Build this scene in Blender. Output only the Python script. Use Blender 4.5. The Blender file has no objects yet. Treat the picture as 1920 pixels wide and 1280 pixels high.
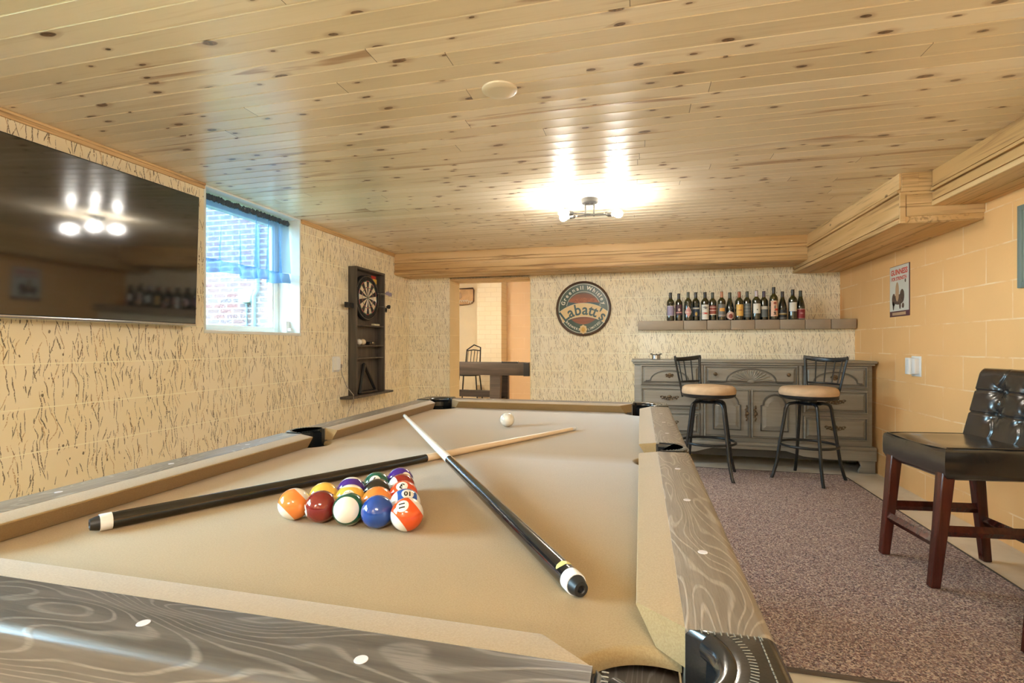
import bpy, bmesh, math, random
from mathutils import Vector, Matrix
random.seed(7)
S = bpy.context.scene
C = S.collection
PI = math.pi

# ------------------------------------------------------------------ node helpers
def sock(nt, inp, v):
    if isinstance(v, bpy.types.NodeSocket):
        nt.links.new(v, inp)
    else:
        inp.default_value = v

def mth(nt, op, a, b=None, c=None, clamp=False):
    n = nt.nodes.new('ShaderNodeMath'); n.operation = op; n.use_clamp = clamp
    sock(nt, n.inputs[0], a)
    if b is not None: sock(nt, n.inputs[1], b)
    if c is not None: sock(nt, n.inputs[2], c)
    return n.outputs[0]

def col(c):
    return (c[0], c[1], c[2], 1.0)

def mix(nt, fac, a, b, mode='MIX'):
    n = nt.nodes.new('ShaderNodeMix'); n.data_type = 'RGBA'; n.blend_type = mode
    sock(nt, n.inputs[0], fac)
    sock(nt, n.inputs[6], col(a) if isinstance(a, tuple) else a)
    sock(nt, n.inputs[7], col(b) if isinstance(b, tuple) else b)
    return n.outputs[2]

def coords(nt, which='Object'):
    n = nt.nodes.new('ShaderNodeTexCoord'); return n.outputs[which]

def sep(nt, v):
    n = nt.nodes.new('ShaderNodeSeparateXYZ'); sock(nt, n.inputs[0], v); return n.outputs

def comb(nt, x, y, z=0.0):
    n = nt.nodes.new('ShaderNodeCombineXYZ')
    sock(nt, n.inputs[0], x); sock(nt, n.inputs[1], y); sock(nt, n.inputs[2], z)
    return n.outputs[0]

def noise(nt, vec, scale=5.0, detail=2.0, rough=0.5, dist=0.0, out=0):
    n = nt.nodes.new('ShaderNodeTexNoise')
    sock(nt, n.inputs['Vector'], vec); n.inputs['Scale'].default_value = scale
    n.inputs['Detail'].default_value = detail; n.inputs['Roughness'].default_value = rough
    n.inputs['Distortion'].default_value = dist
    return n.outputs[out]

def smooth(nt, v, a, b, lo=0.0, hi=1.0):
    n = nt.nodes.new('ShaderNodeMapRange'); n.interpolation_type = 'SMOOTHSTEP'
    sock(nt, n.inputs[0], v)
    n.inputs[1].default_value = a; n.inputs[2].default_value = b
    n.inputs[3].default_value = lo; n.inputs[4].default_value = hi
    return n.outputs[0]

def bump(nt, bsdf, h, strength=0.3, dist=0.01):
    n = nt.nodes.new('ShaderNodeBump'); n.inputs['Strength'].default_value = strength
    n.inputs['Distance'].default_value = dist
    sock(nt, n.inputs['Height'], h)
    nt.links.new(n.outputs[0], bsdf.inputs['Normal'])

def new(name):
    m = bpy.data.materials.new(name); m.use_nodes = True
    nt = m.node_tree
    return m, nt, nt.nodes['Principled BSDF']

def pbr(name, c, rough=0.5, metal=0.0, spec=0.5, coat=0.0, var=0.0, vscale=20.0, bmp=0.0, bscale=200.0):
    m, nt, b = new(name)
    b.inputs['Roughness'].default_value = rough
    b.inputs['Metallic'].default_value = metal
    b.inputs['Specular IOR Level'].default_value = spec
    b.inputs['Coat Weight'].default_value = coat
    b.inputs['Coat Roughness'].default_value = 0.08
    b.inputs['Base Color'].default_value = col(c)
    co = coords(nt)
    if var > 0:
        f = noise(nt, co, vscale, 3, 0.6)
        f = smooth(nt, f, 0.3, 0.7)
        d = tuple(x * (1 - var) for x in c)
        nt.links.new(mix(nt, f, d, c), b.inputs['Base Color'])
    if bmp > 0:
        bump(nt, b, noise(nt, co, bscale, 2), bmp, 0.004)
    return m

def emit(name, c, strength):
    m, nt, b = new(name)
    b.inputs['Base Color'].default_value = col((0.9, 0.9, 0.9))
    b.inputs['Emission Color'].default_value = col(c)
    b.inputs['Emission Strength'].default_value = strength
    return m

# ------------------------------------------------------------------ mesh helpers
def BM():
    return bmesh.new()

def setmat(bm, n0, mi):
    bm.faces.ensure_lookup_table()
    for f in bm.faces[n0:]:
        f.material_index = mi

def box(bm, x0, x1, y0, y1, z0, z1, mi=0, bev=0.0):
    n0 = len(bm.faces)
    if bev > 0:
        t = bmesh.new()
        bmesh.ops.create_cube(t, size=1)
        bmesh.ops.scale(t, vec=(x1 - x0, y1 - y0, z1 - z0), verts=t.verts)
        bmesh.ops.translate(t, vec=((x0 + x1) / 2, (y0 + y1) / 2, (z0 + z1) / 2), verts=t.verts)
        bmesh.ops.bevel(t, geom=t.edges[:], offset=bev, segments=2, affect='EDGES', profile=0.5)
        me = bpy.data.meshes.new('t'); t.to_mesh(me); t.free()
        bm.from_mesh(me); bpy.data.meshes.remove(me)
    else:
        v = [bm.verts.new((x, y, z)) for x in (x0, x1) for y in (y0, y1) for z in (z0, z1)]
        for q in ((0, 1, 3, 2), (4, 6, 7, 5), (0, 4, 5, 1), (2, 3, 7, 6), (0, 2, 6, 4), (1, 5, 7, 3)):
            bm.faces.new([v[i] for i in q])
    setmat(bm, n0, mi)

def tube(bm, pts, r, seg=10, closed=False, mi=0, flat=None):
    """sweep a circle (or an ellipse given by flat=(a,b,up)) along pts"""
    n0 = len(bm.faces)
    P = [Vector(p) for p in pts]; n = len(P)
    rs = r if isinstance(r, (list, tuple)) else [r] * n
    rings = []; up = None
    for i in range(n):
        if closed:
            t = (P[(i + 1) % n] - P[i - 1]).normalized()
        else:
            t = (P[min(i + 1, n - 1)] - P[max(i - 1, 0)]).normalized()
        if up is None:
            up = Vector((0, 0, 1)) if abs(t.z) < 0.9 else Vector((1, 0, 0))
            if flat: up = Vector(flat[2])
        a = t.cross(up).normalized(); b = a.cross(t).normalized(); up = b
        ring = []
        for k in range(seg):
            an = 2 * PI * k / seg
            if flat:
                o = a * (math.cos(an) * flat[0]) + b * (math.sin(an) * flat[1])
            else:
                o = (a * math.cos(an) + b * math.sin(an)) * rs[i]
            ring.append(bm.verts.new(P[i] + o))
        rings.append(ring)
    m = n if closed else n - 1
    for i in range(m):
        A, B = rings[i], rings[(i + 1) % n]
        for k in range(seg):
            bm.faces.new((A[k], A[(k + 1) % seg], B[(k + 1) % seg], B[k]))
    if not closed:
        bm.faces.new(rings[0][::-1]); bm.faces.new(rings[-1])
    setmat(bm, n0, mi)

def lathe(bm, prof, seg=24, M=None, mi=0, a0=0.0, a1=2 * PI):
    """revolve (r,z) profile about z"""
    n0 = len(bm.faces)
    M = M or Matrix.Identity(4)
    full = abs(a1 - a0 - 2 * PI) < 1e-6
    rings = []
    cnt = seg if full else seg + 1
    for (r, z) in prof:
        if r < 1e-6:
            rings.append([bm.verts.new(M @ Vector((0, 0, z)))])
        else:
            rings.append([bm.verts.new(M @ Vector((r * math.cos(a0 + (a1 - a0) * k / seg), r * math.sin(a0 + (a1 - a0) * k / seg), z))) for k in range(cnt)])
    for A, B in zip(rings[:-1], rings[1:]):
        for k in range(seg):
            k2 = (k + 1) % cnt
            if len(A) == 1 and len(B) == 1: continue
            if len(A) == 1: bm.faces.new((A[0], B[k], B[k2]))
            elif len(B) == 1: bm.faces.new((A[k], B[0], A[k2]))
            else: bm.faces.new((A[k], B[k], B[k2], A[k2]))
    setmat(bm, n0, mi)

def prism(bm, poly, vec, mi=0):
    """extrude a 3-D polygon along vec"""
    n0 = len(bm.faces)
    a = [bm.verts.new(Vector(p)) for p in poly]
    b = [bm.verts.new(Vector(p) + Vector(vec)) for p in poly]
    n = len(poly)
    bm.faces.new(a[::-1]); bm.faces.new(b)
    for i in range(n):
        bm.faces.new((a[i], a[(i + 1) % n], b[(i + 1) % n], b[i]))
    setmat(bm, n0, mi)

def ball_(bm, c, r, sx=1, sy=1, sz=1, seg=16, rings=10, mi=0, M=None):
    n0 = len(bm.faces)
    prof = [(r * math.sin(PI * i / rings), -r * math.cos(PI * i / rings)) for i in range(rings + 1)]
    prof[0] = (0, -r); prof[-1] = (0, r)
    T = Matrix.Translation(Vector(c)) @ (M or Matrix.Identity(4)) @ Matrix.Diagonal((sx, sy, sz, 1))
    lathe(bm, prof, seg, T, mi)

_glyphs = {}
def glyph(s, size=1.0, depth=0.0, bold=0.0, res=3):
    key = (s, size, depth, bold)
    if key not in _glyphs:
        cu = bpy.data.curves.new('lettering', 'FONT'); cu.body = s; cu.size = size
        cu.align_x = 'CENTER'; cu.align_y = 'CENTER'; cu.extrude = depth; cu.offset = bold; cu.resolution_u = res
        o = bpy.data.objects.new('lettering', cu); C.objects.link(o)
        dg = bpy.context.evaluated_depsgraph_get()
        me = bpy.data.meshes.new_from_object(o.evaluated_get(dg))
        bpy.data.objects.remove(o); bpy.data.curves.remove(cu)
        _glyphs[key] = ([v.co.copy() for v in me.vertices], [tuple(p.vertices) for p in me.polygons])
        bpy.data.meshes.remove(me)
    return _glyphs[key]

def fine_glyph(s, size, bold):
    g = glyph(s, size, 0, bold); t = bmesh.new(); vs = [t.verts.new(v) for v in g[0]]
    for p in g[1]:
        try: t.faces.new([vs[i] for i in p])
        except ValueError: pass
    bmesh.ops.triangulate(t, faces=t.faces[:])
    for _ in range(3):
        bmesh.ops.subdivide_edges(t, edges=[e for e in t.edges if e.calc_length() > .0016], cuts=1)
        bmesh.ops.triangulate(t, faces=t.faces[:])
    t.verts.index_update()
    r = ([v.co.copy() for v in t.verts], [tuple(v.index for v in f.verts) for f in t.faces]); t.free()
    return r

def put(bm, g, fn, mi=0):
    n0 = len(bm.faces)
    vs = [bm.verts.new(fn(v)) for v in g[0]]
    for p in g[1]:
        try: bm.faces.new([vs[i] for i in p])
        except ValueError: pass
    setmat(bm, n0, mi)

# ------------------------------------------------------------------ object helpers
def obj(name, bm, mats, parent=None, world=False, smooth_=True, bev=0.0, recalc=True, sharp=32):
    """link bm as one mesh; world=True: the verts are world coordinates and are moved into the parent's frame"""
    if recalc: bmesh.ops.recalc_face_normals(bm, faces=bm.faces[:])
    if parent is not None and world:
        M = parent_mat(parent).inverted()
        bmesh.ops.transform(bm, matrix=M, verts=bm.verts)
    if smooth_:
        lim = math.radians(sharp)
        for f in bm.faces: f.smooth = True
        for e in bm.edges:
            if len(e.link_faces) == 2 and e.calc_face_angle(0) > lim: e.smooth = False
    me = bpy.data.meshes.new(name); bm.to_mesh(me); bm.free()
    for m in (mats if isinstance(mats, (list, tuple)) else [mats]): me.materials.append(m)
    o = bpy.data.objects.new(name, me); C.objects.link(o)
    if parent is not None: o.parent = parent
    if bev > 0:
        md = o.modifiers.new('bevel', 'BEVEL'); md.width = bev; md.segments = 2; md.limit_method = 'ANGLE'; md.angle_limit = math.radians(40)
        md.harden_normals = False
    return o

def parent_mat(o):
    M = Matrix.LocRotScale(o.location, o.rotation_euler, o.scale)
    return parent_mat(o.parent) @ M if o.parent else M

def thing(name, label, cat, loc=(0, 0, 0), rotz=0.0, group=None):
    o = bpy.data.objects.new(name, None); C.objects.link(o)
    o.empty_display_size = 0.1
    o.location = loc; o.rotation_euler = (0, 0, rotz)
    o['label'] = label; o['category'] = cat
    if group: o['group'] = group
    return o

def tag(o, label, cat, group=None):
    o['label'] = label; o['category'] = cat
    if group: o['group'] = group
    return o

def struct(name, bm, mats, parent=None, **k):
    o = obj(name, bm, mats, parent, **k)
    if parent is None: o['kind'] = 'structure'
    return o

def move_origin(o, p):
    """put the origin of a one-mesh thing at p"""
    p = Vector(p); o.data.transform(Matrix.Translation(-p)); o.location = p

# ------------------------------------------------------------------ numbers of the place (metres; camera above the origin, +Y into the room)
BED = 0.755; CZ = BED + 0.323
XL, XR = -2.698, 1.926
ZC = 2.107
YB = 5.73
YREAR = -3.0
PLW = 0.088; PL0 = 1.156

# ------------------------------------------------------------------ materials
def m_ceiling():
    m, nt, b = new('pine_ceiling_boards')
    co = coords(nt); s = sep(nt, co)
    p = mth(nt, 'DIVIDE', mth(nt, 'SUBTRACT', s[1], PL0), PLW)
    idx = mth(nt, 'FLOOR', p); fr = mth(nt, 'SUBTRACT', p, idx)
    wn = nt.nodes.new('ShaderNodeTexWhiteNoise'); wn.noise_dimensions = '1D'; sock(nt, wn.inputs['W'], idx)
    r0 = wn.outputs[0]; rc = sep(nt, wn.outputs[1])
    # boards butt-join at a random place on each row
    L = 2.9
    xs = mth(nt, 'DIVIDE', mth(nt, 'ADD', s[0], mth(nt, 'MULTIPLY', r0, 7.0)), L)
    seg = mth(nt, 'FLOOR', xs); xf = mth(nt, 'SUBTRACT', xs, seg)
    wn2 = nt.nodes.new('ShaderNodeTexWhiteNoise'); wn2.noise_dimensions = '2D'
    sock(nt, wn2.inputs['Vector'], comb(nt, idx, seg, 0.0))
    rb = sep(nt, wn2.outputs[1])
    u = mth(nt, 'ADD', s[0], mth(nt, 'MULTIPLY', rb[0], 31.0))
    gv = comb(nt, mth(nt, 'MULTIPLY', u, 1.2), mth(nt, 'MULTIPLY', s[1], 34.0), mth(nt, 'MULTIPLY', rb[1], 9.0))
    grain = noise(nt, gv, 1.0, 4, 0.6, 0.6)
    tone = mth(nt, 'ADD', mth(nt, 'MULTIPLY', rb[2], 0.8), mth(nt, 'MULTIPLY', grain, 0.55))
    c = mix(nt, smooth(nt, tone, 0.2, 1.15), (0.75, 0.645, 0.465), (0.91, 0.82, 0.66))
    c = mix(nt, smooth(nt, grain, 0.52, 0.66, 0, 0.25), c, (0.54, 0.395, 0.225))
    # reddish heartwood streaks on some boards
    st = noise(nt, comb(nt, mth(nt, 'MULTIPLY', u, 0.75), mth(nt, 'MULTIPLY', s[1], 9.0), rb[1]), 1.0, 3, 0.55, 0.9)
    sm = mth(nt, 'MULTIPLY', smooth(nt, st, 0.585, 0.68, 0, 0.75), smooth(nt, rb[0], 0.45, 0.6))
    c = mix(nt, sm, c, (0.40, 0.225, 0.11))
    # knots
    vv = comb(nt, mth(nt, 'DIVIDE', u, 0.19), mth(nt, 'MULTIPLY', s[1], 1.0 / 0.085), mth(nt, 'MULTIPLY', rb[1], 3.0))
    vo = nt.nodes.new('ShaderNodeTexVoronoi'); vo.voronoi_dimensions = '2D'; vo.inputs['Scale'].default_value = 1.0
    wob = noise(nt, comb(nt, mth(nt, 'MULTIPLY', u, 9.0), mth(nt, 'MULTIPLY', s[1], 16.0)), 1.0, 2, 0.5, 0, 1)
    wv = nt.nodes.new('ShaderNodeVectorMath'); wv.operation = 'MULTIPLY_ADD'
    sock(nt, wv.inputs[0], wob); wv.inputs[1].default_value = (0.22, 0.22, 0); sock(nt, wv.inputs[2], vv)
    sock(nt, vo.inputs['Vector'], wv.outputs[0])
    vc = sep(nt, vo.outputs['Color'])
    on = mth(nt, 'LESS_THAN', vc[0], 0.37)
    rad = mth(nt, 'MULTIPLY_ADD', mth(nt, 'POWER', vc[1], 2.0), 0.10, 0.055)
    q = mth(nt, 'DIVIDE', vo.outputs['Distance'], rad)
    halo = mth(nt, 'MULTIPLY', smooth(nt, q, 1.1, 2.7, 0.38, 0), on)
    core = mth(nt, 'MULTIPLY', smooth(nt, q, 0.8, 1.15, 0.92, 0), on)
    c = mix(nt, halo, c, (0.37, 0.21, 0.10))
    kc = mix(nt, smooth(nt, noise(nt, co, 90, 2), 0.4, 0.6), (0.09, 0.045, 0.02), (0.20, 0.105, 0.05))
    c = mix(nt, core, c, kc)
    joint = mth(nt, 'LESS_THAN', mth(nt, 'MULTIPLY', mth(nt, 'MINIMUM', xf, mth(nt, 'SUBTRACT', 1.0, xf)), L), 0.0013)
    c = mix(nt, mth(nt, 'MULTIPLY', joint, 0.85), c, (0.10, 0.06, 0.03))
    nt.links.new(c, b.inputs['Base Color'])
    b.inputs['Roughness'].default_value = 0.30
    b.inputs['Specular IOR Level'].default_value = 0.5
    b.inputs['Coat Weight'].default_value = 0.35
    b.inputs['Coat Roughness'].default_value = 0.14
    # each board is slightly cupped, so lamps smear into long streaks across the rows
    h = mth(nt, 'MULTIPLY', mth(nt, 'POWER', mth(nt, 'ABSOLUTE', mth(nt, 'SUBTRACT', fr, 0.5)), 2.0), 0.0032)
    h = mth(nt, 'ADD', h, mth(nt, 'MULTIPLY', grain, 0.0005))
    bump(nt, b, h, 0.9, 1.0)
    return m

def m_beam(name, along='Y', tint=1.0):
    m, nt, b = new(name)
    co = coords(nt); s = sep(nt, co)
    a, q = (s[1], s[0]) if along == 'Y' else (s[0], s[1])
    w = mth(nt, 'ADD', mth(nt, 'MULTIPLY', q, 1.0), s[2])
    g = noise(nt, comb(nt, mth(nt, 'MULTIPLY', a, 1.1), mth(nt, 'MULTIPLY', q, 22.0), mth(nt, 'MULTIPLY', s[2], 22.0)), 1.0, 4, 0.6, 1.2)
    t = noise(nt, comb(nt, mth(nt, 'MULTIPLY', a, 0.5), mth(nt, 'MULTIPLY', q, 7.0), mth(nt, 'MULTIPLY', s[2], 7.0)), 1.0, 2, 0.5, 0.5)
    A = tuple(x * tint for x in (0.60, 0.375, 0.155)); B = tuple(x * tint for x in (0.76, 0.53, 0.27)); D = tuple(x * tint for x in (0.30, 0.16, 0.06))
    c = mix(nt, smooth(nt, t, 0.35, 0.65), A, B)
    c = mix(nt, smooth(nt, g, 0.50, 0.68, 0, 0.75), c, D)
    vo = nt.nodes.new('ShaderNodeTexVoronoi'); vo.voronoi_dimensions = '3D'; vo.inputs['Scale'].default_value = 1.0
    sock(nt, vo.inputs['Vector'], comb(nt, mth(nt, 'DIVIDE', a, 0.3), mth(nt, 'DIVIDE', q, 0.16), mth(nt, 'DIVIDE', s[2], 0.16)))
    vc = sep(nt, vo.outputs['Color'])
    k = mth(nt, 'MULTIPLY', smooth(nt, vo.outputs['Distance'], 0.06, 0.1, 0.85, 0), mth(nt, 'LESS_THAN', vc[0], 0.6))
    c = mix(nt, k, c, (0.14, 0.065, 0.025))
    nt.links.new(c, b.inputs['Base Color'])
    b.inputs['Roughness'].default_value = 0.55
    bump(nt, b, g, 0.25, 0.004)
    return m

def m_wall(name, stipple=True, base=(0.93, 0.83, 0.62), mort=0.203, off=0.180, k=1.0, slant=0.0):
    """cream painted block wall combed with short wavy dark and orange strokes"""
    m, nt, b = new(name)
    co = coords(nt); s = sep(nt, co)
    u = mth(nt, 'ADD', s[0], s[1]); v = s[2]
    zz = v
    blot = noise(nt, co, 3.0, 3, 0.55)
    c = mix(nt, smooth(nt, blot, 0.35, 0.68), tuple(x * f for x, f in zip(base, (0.97, 0.95, 0.88))), base)
    # block courses
    cz = mth(nt, 'DIVIDE', mth(nt, 'SUBTRACT', v, off), mort)
    cf = mth(nt, 'SUBTRACT', cz, mth(nt, 'FLOOR', cz))
    dm = mth(nt, 'MULTIPLY', mth(nt, 'MINIMUM', cf, mth(nt, 'SUBTRACT', 1.0, cf)), mort)
    wig = noise(nt, co, 14.0, 2)
    line = smooth(nt, mth(nt, 'ADD', dm, mth(nt, 'MULTIPLY', mth(nt, 'SUBTRACT', wig, 0.5), 0.004)), 0.0015, 0.004, 1, 0)
    h = mth(nt, 'MULTIPLY', line, -0.4)
    if stipple:
        u = mth(nt, 'MULTIPLY', mth(nt, 'MULTIPLY_ADD', v, slant, u), k); v = mth(nt, 'MULTIPLY', v, k)
        wave = noise(nt, comb(nt, mth(nt, 'MULTIPLY', u, 5.0), mth(nt, 'MULTIPLY', v, 7.0), 3.0), 1.0, 2, 0.55)
        patch = noise(nt, comb(nt, mth(nt, 'MULTIPLY', u, 6.0), mth(nt, 'MULTIPLY', v, 3.5), 8.0), 1.0, 3, 0.6)
        pg = smooth(nt, patch, 0.36, 0.62, 0.45, 1.25)
        speck = noise(nt, comb(nt, mth(nt, 'MULTIPLY', u, 150.0), mth(nt, 'MULTIPLY', v, 120.0), 0.0), 1.0, 2, 0.7)
        def strokes(p, sl, amp, seed, wd, vseg, prob, brk):
            """short brush strokes: one chance per column and length, each with its own place, width and length"""
            x = mth(nt, 'ADD', mth(nt, 'MULTIPLY_ADD', v, sl, u), mth(nt, 'MULTIPLY', wave, amp))
            q = mth(nt, 'DIVIDE', x, p); ci = mth(nt, 'FLOOR', q); fr = mth(nt, 'SUBTRACT', q, ci)
            w0 = nt.nodes.new('ShaderNodeTexWhiteNoise'); w0.noise_dimensions = '2D'; sock(nt, w0.inputs['Vector'], comb(nt, ci, seed))
            row = mth(nt, 'ADD', mth(nt, 'DIVIDE', v, vseg), mth(nt, 'MULTIPLY', w0.outputs[0], 9.0)); ri = mth(nt, 'FLOOR', row); rf = mth(nt, 'SUBTRACT', row, ri)
            w1 = nt.nodes.new('ShaderNodeTexWhiteNoise'); w1.noise_dimensions = '3D'; sock(nt, w1.inputs['Vector'], comb(nt, ci, ri, seed))
            c1 = sep(nt, w1.outputs[1])
            d = mth(nt, 'MULTIPLY', mth(nt, 'ABSOLUTE', mth(nt, 'SUBTRACT', fr, mth(nt, 'MULTIPLY_ADD', c1[1], 0.6, 0.2))), p)
            t = mth(nt, 'DIVIDE', mth(nt, 'ABSOLUTE', mth(nt, 'SUBTRACT', rf, 0.5)), mth(nt, 'MULTIPLY_ADD', c1[2], 0.3, 0.2))
            taper = mth(nt, 'SQRT', mth(nt, 'MAXIMUM', mth(nt, 'SUBTRACT', 1.0, mth(nt, 'MULTIPLY', t, t)), 0.0))
            w_ = mth(nt, 'MULTIPLY', mth(nt, 'MULTIPLY', taper, mth(nt, 'MULTIPLY_ADD', c1[1], 0.9, 0.5)), wd)
            k_ = mth(nt, 'MULTIPLY', mth(nt, 'LESS_THAN', d, w_), mth(nt, 'LESS_THAN', w1.outputs[0], mth(nt, 'MULTIPLY', pg, prob)))
            return mth(nt, 'MULTIPLY', k_, mth(nt, 'GREATER_THAN', speck, brk))
        def both(a_, b_): return mth(nt, 'MAXIMUM', a_, b_)
        o1 = both(strokes(.030, .16, .06, 1.0, .0024, .16, .34, .44), strokes(.040, -.35, .06, 2.0, .0022, .10, .26, .44))
        c = mix(nt, mth(nt, 'MULTIPLY', o1, 0.72), c, (0.50, 0.29, 0.11))
        d1 = both(strokes(.021, .03, .045, 3.0, .0019, .21, .54, .43), strokes(.034, .30, .05, 4.0, .0021, .09, .32, .42))
        d2 = both(strokes(.034, -.28, .05, 5.0, .0021, .085, .32, .42), strokes(.026, .02, .06, 6.0, .0022, .07, .22, .40))
        # blunt dabs here and there
        vo = nt.nodes.new('ShaderNodeTexVoronoi'); vo.voronoi_dimensions = '2D'; vo.inputs['Scale'].default_value = 1.0
        wob = noise(nt, co, 60.0, 2, 0.5, 0, 1)
        wv = nt.nodes.new('ShaderNodeVectorMath'); wv.operation = 'MULTIPLY_ADD'
        sock(nt, wv.inputs[0], wob); wv.inputs[1].default_value = (0.2, 0.2, 0)
        sock(nt, wv.inputs[2], comb(nt, mth(nt, 'DIVIDE', u, 0.03), mth(nt, 'DIVIDE', v, 0.05)))
        sock(nt, vo.inputs['Vector'], wv.outputs[0])
        vc = sep(nt, vo.outputs['Color'])
        dab = mth(nt, 'MULTIPLY', mth(nt, 'LESS_THAN', vo.outputs['Distance'], mth(nt, 'MULTIPLY', vc[1], 0.17)), mth(nt, 'LESS_THAN', vc[0], 0.09))
        dk = mth(nt, 'MAXIMUM', mth(nt, 'MAXIMUM', d1, d2), dab)
        dc = mix(nt, smooth(nt, blot, 0.4, 0.6), (0.10, 0.078, 0.05), (0.17, 0.12, 0.066))
        c = mix(nt, mth(nt, 'MULTIPLY', dk, 0.86), c, dc)
        h = mth(nt, 'ADD', h, mth(nt, 'MULTIPLY', mth(nt, 'MAXIMUM', dk, o1), -0.5))
    c = mix(nt, mth(nt, 'MULTIPLY', line, 0.85), c, tuple(min(1, x * 1.13) for x in base))
    nt.links.new(c, b.inputs['Base Color'])
    b.inputs['Roughness'].default_value = 0.75
    b.inputs['Specular IOR Level'].default_value = 0.25
    bump(nt, b, h, 0.35, 0.003)
    return m

def m_block(name, base=(0.86, 0.51, 0.215), light=(0.93, 0.70, 0.42), z0=0.205, axis='Y'):
    m, nt, b = new(name)
    co = coords(nt); s = sep(nt, co)
    br = nt.nodes.new('ShaderNodeTexBrick')
    br.offset = 0.5; br.offset_frequency = 2; br.squash = 1.0
    br.inputs['Scale'].default_value = 1.0; br.inputs['Mortar Size'].default_value = 0.005
    br.inputs['Mortar Smooth'].default_value = 0.3; br.inputs['Bias'].default_value = 0
    br.inputs['Brick Width'].default_value = 0.432; br.inputs['Row Height'].default_value = 0.2085
    wob = noise(nt, co, 5.0, 2, 0.5)
    ww = mth(nt, 'MULTIPLY', mth(nt, 'SUBTRACT', wob, 0.5), 0.008)
    sock(nt, br.inputs['Vector'], comb(nt, mth(nt, 'ADD', s[1] if axis == 'Y' else s[0], 0.16), mth(nt, 'ADD', mth(nt, 'SUBTRACT', s[2], z0 - 0.0285), ww), 0))
    f = br.outputs['Fac']
    vis = smooth(nt, noise(nt, co, 4.0, 4, 0.65), 0.36, 0.62)
    big = noise(nt, co, 1.6, 3, 0.5)
    c = mix(nt, smooth(nt, big, 0.3, 0.7), tuple(x * 0.94 for x in base), base)
    fine = noise(nt, co, 60.0, 3, 0.7)
    c = mix(nt, smooth(nt, fine, 0.6, 0.75, 0, 0.25), c, tuple(x * 0.86 for x in base))
    c = mix(nt, mth(nt, 'MULTIPLY', mth(nt, 'MULTIPLY', f, vis), 0.85), c, light)
    nt.links.new(c, b.inputs['Base Color'])
    b.inputs['Roughness'].default_value = 0.62
    b.inputs['Specular IOR Level'].default_value = 0.3
    hh = mth(nt, 'ADD', mth(nt, 'MULTIPLY', f, -1.0), mth(nt, 'MULTIPLY', fine, 0.5))
    bump(nt, b, hh, 0.35, 0.004)
    return m

def m_brick(name, bw=0.2, rh=0.0675, c1=(0.20, 0.09, 0.085), c2=(0.15, 0.115, 0.125), mo=(0.40, 0.39, 0.39), ms=0.008, axis='X'):
    m, nt, b = new(name)
    co = coords(nt); s = sep(nt, co)
    br = nt.nodes.new('ShaderNodeTexBrick')
    br.inputs['Scale'].default_value = 1.0; br.inputs['Mortar Size'].default_value = ms
    br.inputs['Brick Width'].default_value = bw; br.inputs['Row Height'].default_value = rh
    br.inputs['Color1'].default_value = col(c1); br.inputs['Color2'].default_value = col(c2); br.inputs['Mortar'].default_value = col(mo)
    sock(nt, br.inputs['Vector'], comb(nt, s[0] if axis == 'X' else s[1], s[2], 0))
    nt.links.new(br.outputs['Color'], b.inputs['Base Color'])
    b.inputs['Roughness'].default_value = 0.85
    bump(nt, b, mth(nt, 'MULTIPLY', br.outputs['Fac'], -1.0), 0.4, 0.006)
    return m

def m_rug():
    m, nt, b = new('berber_rug')
    co = coords(nt)
    n1 = noise(nt, co, 150.0, 2, 0.7)
    vo = nt.nodes.new('ShaderNodeTexVoronoi'); vo.inputs['Scale'].default_value = 185.0
    sock(nt, vo.inputs['Vector'], co)
    vc = sep(nt, vo.outputs['Color'])
    cr = nt.nodes.new('ShaderNodeValToRGB'); cr.color_ramp.interpolation = 'CONSTANT'
    e = cr.color_ramp.elements
    e[0].position = 0; e[0].color = col((0.085, 0.038, 0.042))
    e[1].position = 0.2; e[1].color = col((0.26, 0.13, 0.13))
    for p, c in ((0.42, (0.50, 0.35, 0.30)), (0.6, (0.36, 0.275, 0.30)), (0.76, (0.74, 0.61, 0.54)), (0.9, (0.80, 0.70, 0.62))):
        x = e.new(p); x.color = col(c)
    nt.links.new(vc[0], cr.inputs[0])
    big = noise(nt, co, 7.0, 3, 0.6)
    c = mix(nt, smooth(nt, big, 0.35, 0.7, 0, 0.22), cr.outputs[0], (0.42, 0.30, 0.24))
    nt.links.new(c, b.inputs['Base Color'])
    b.inputs['Roughness'].default_value = 0.95
    b.inputs['Specular IOR Level'].default_value = 0.15
    b.inputs['Sheen Weight'].default_value = 0.3
    bump(nt, b, mth(nt, 'ADD', n1, mth(nt, 'MULTIPLY', vo.outputs['Distance'], -40.0)), 0.6, 0.006)
    return m

def m_floor():
    m, nt, b = new('pale_concrete_floor')
    co = coords(nt); s = sep(nt, co)
    n1 = noise(nt, co, 6.0, 4, 0.65)
    c = mix(nt, smooth(nt, n1, 0.4, 0.7, 0, 0.6), (0.70, 0.66, 0.58), (0.56, 0.51, 0.43))
    nt.links.new(c, b.inputs['Base Color'])
    b.inputs['Roughness'].default_value = 0.35
    return m

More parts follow.
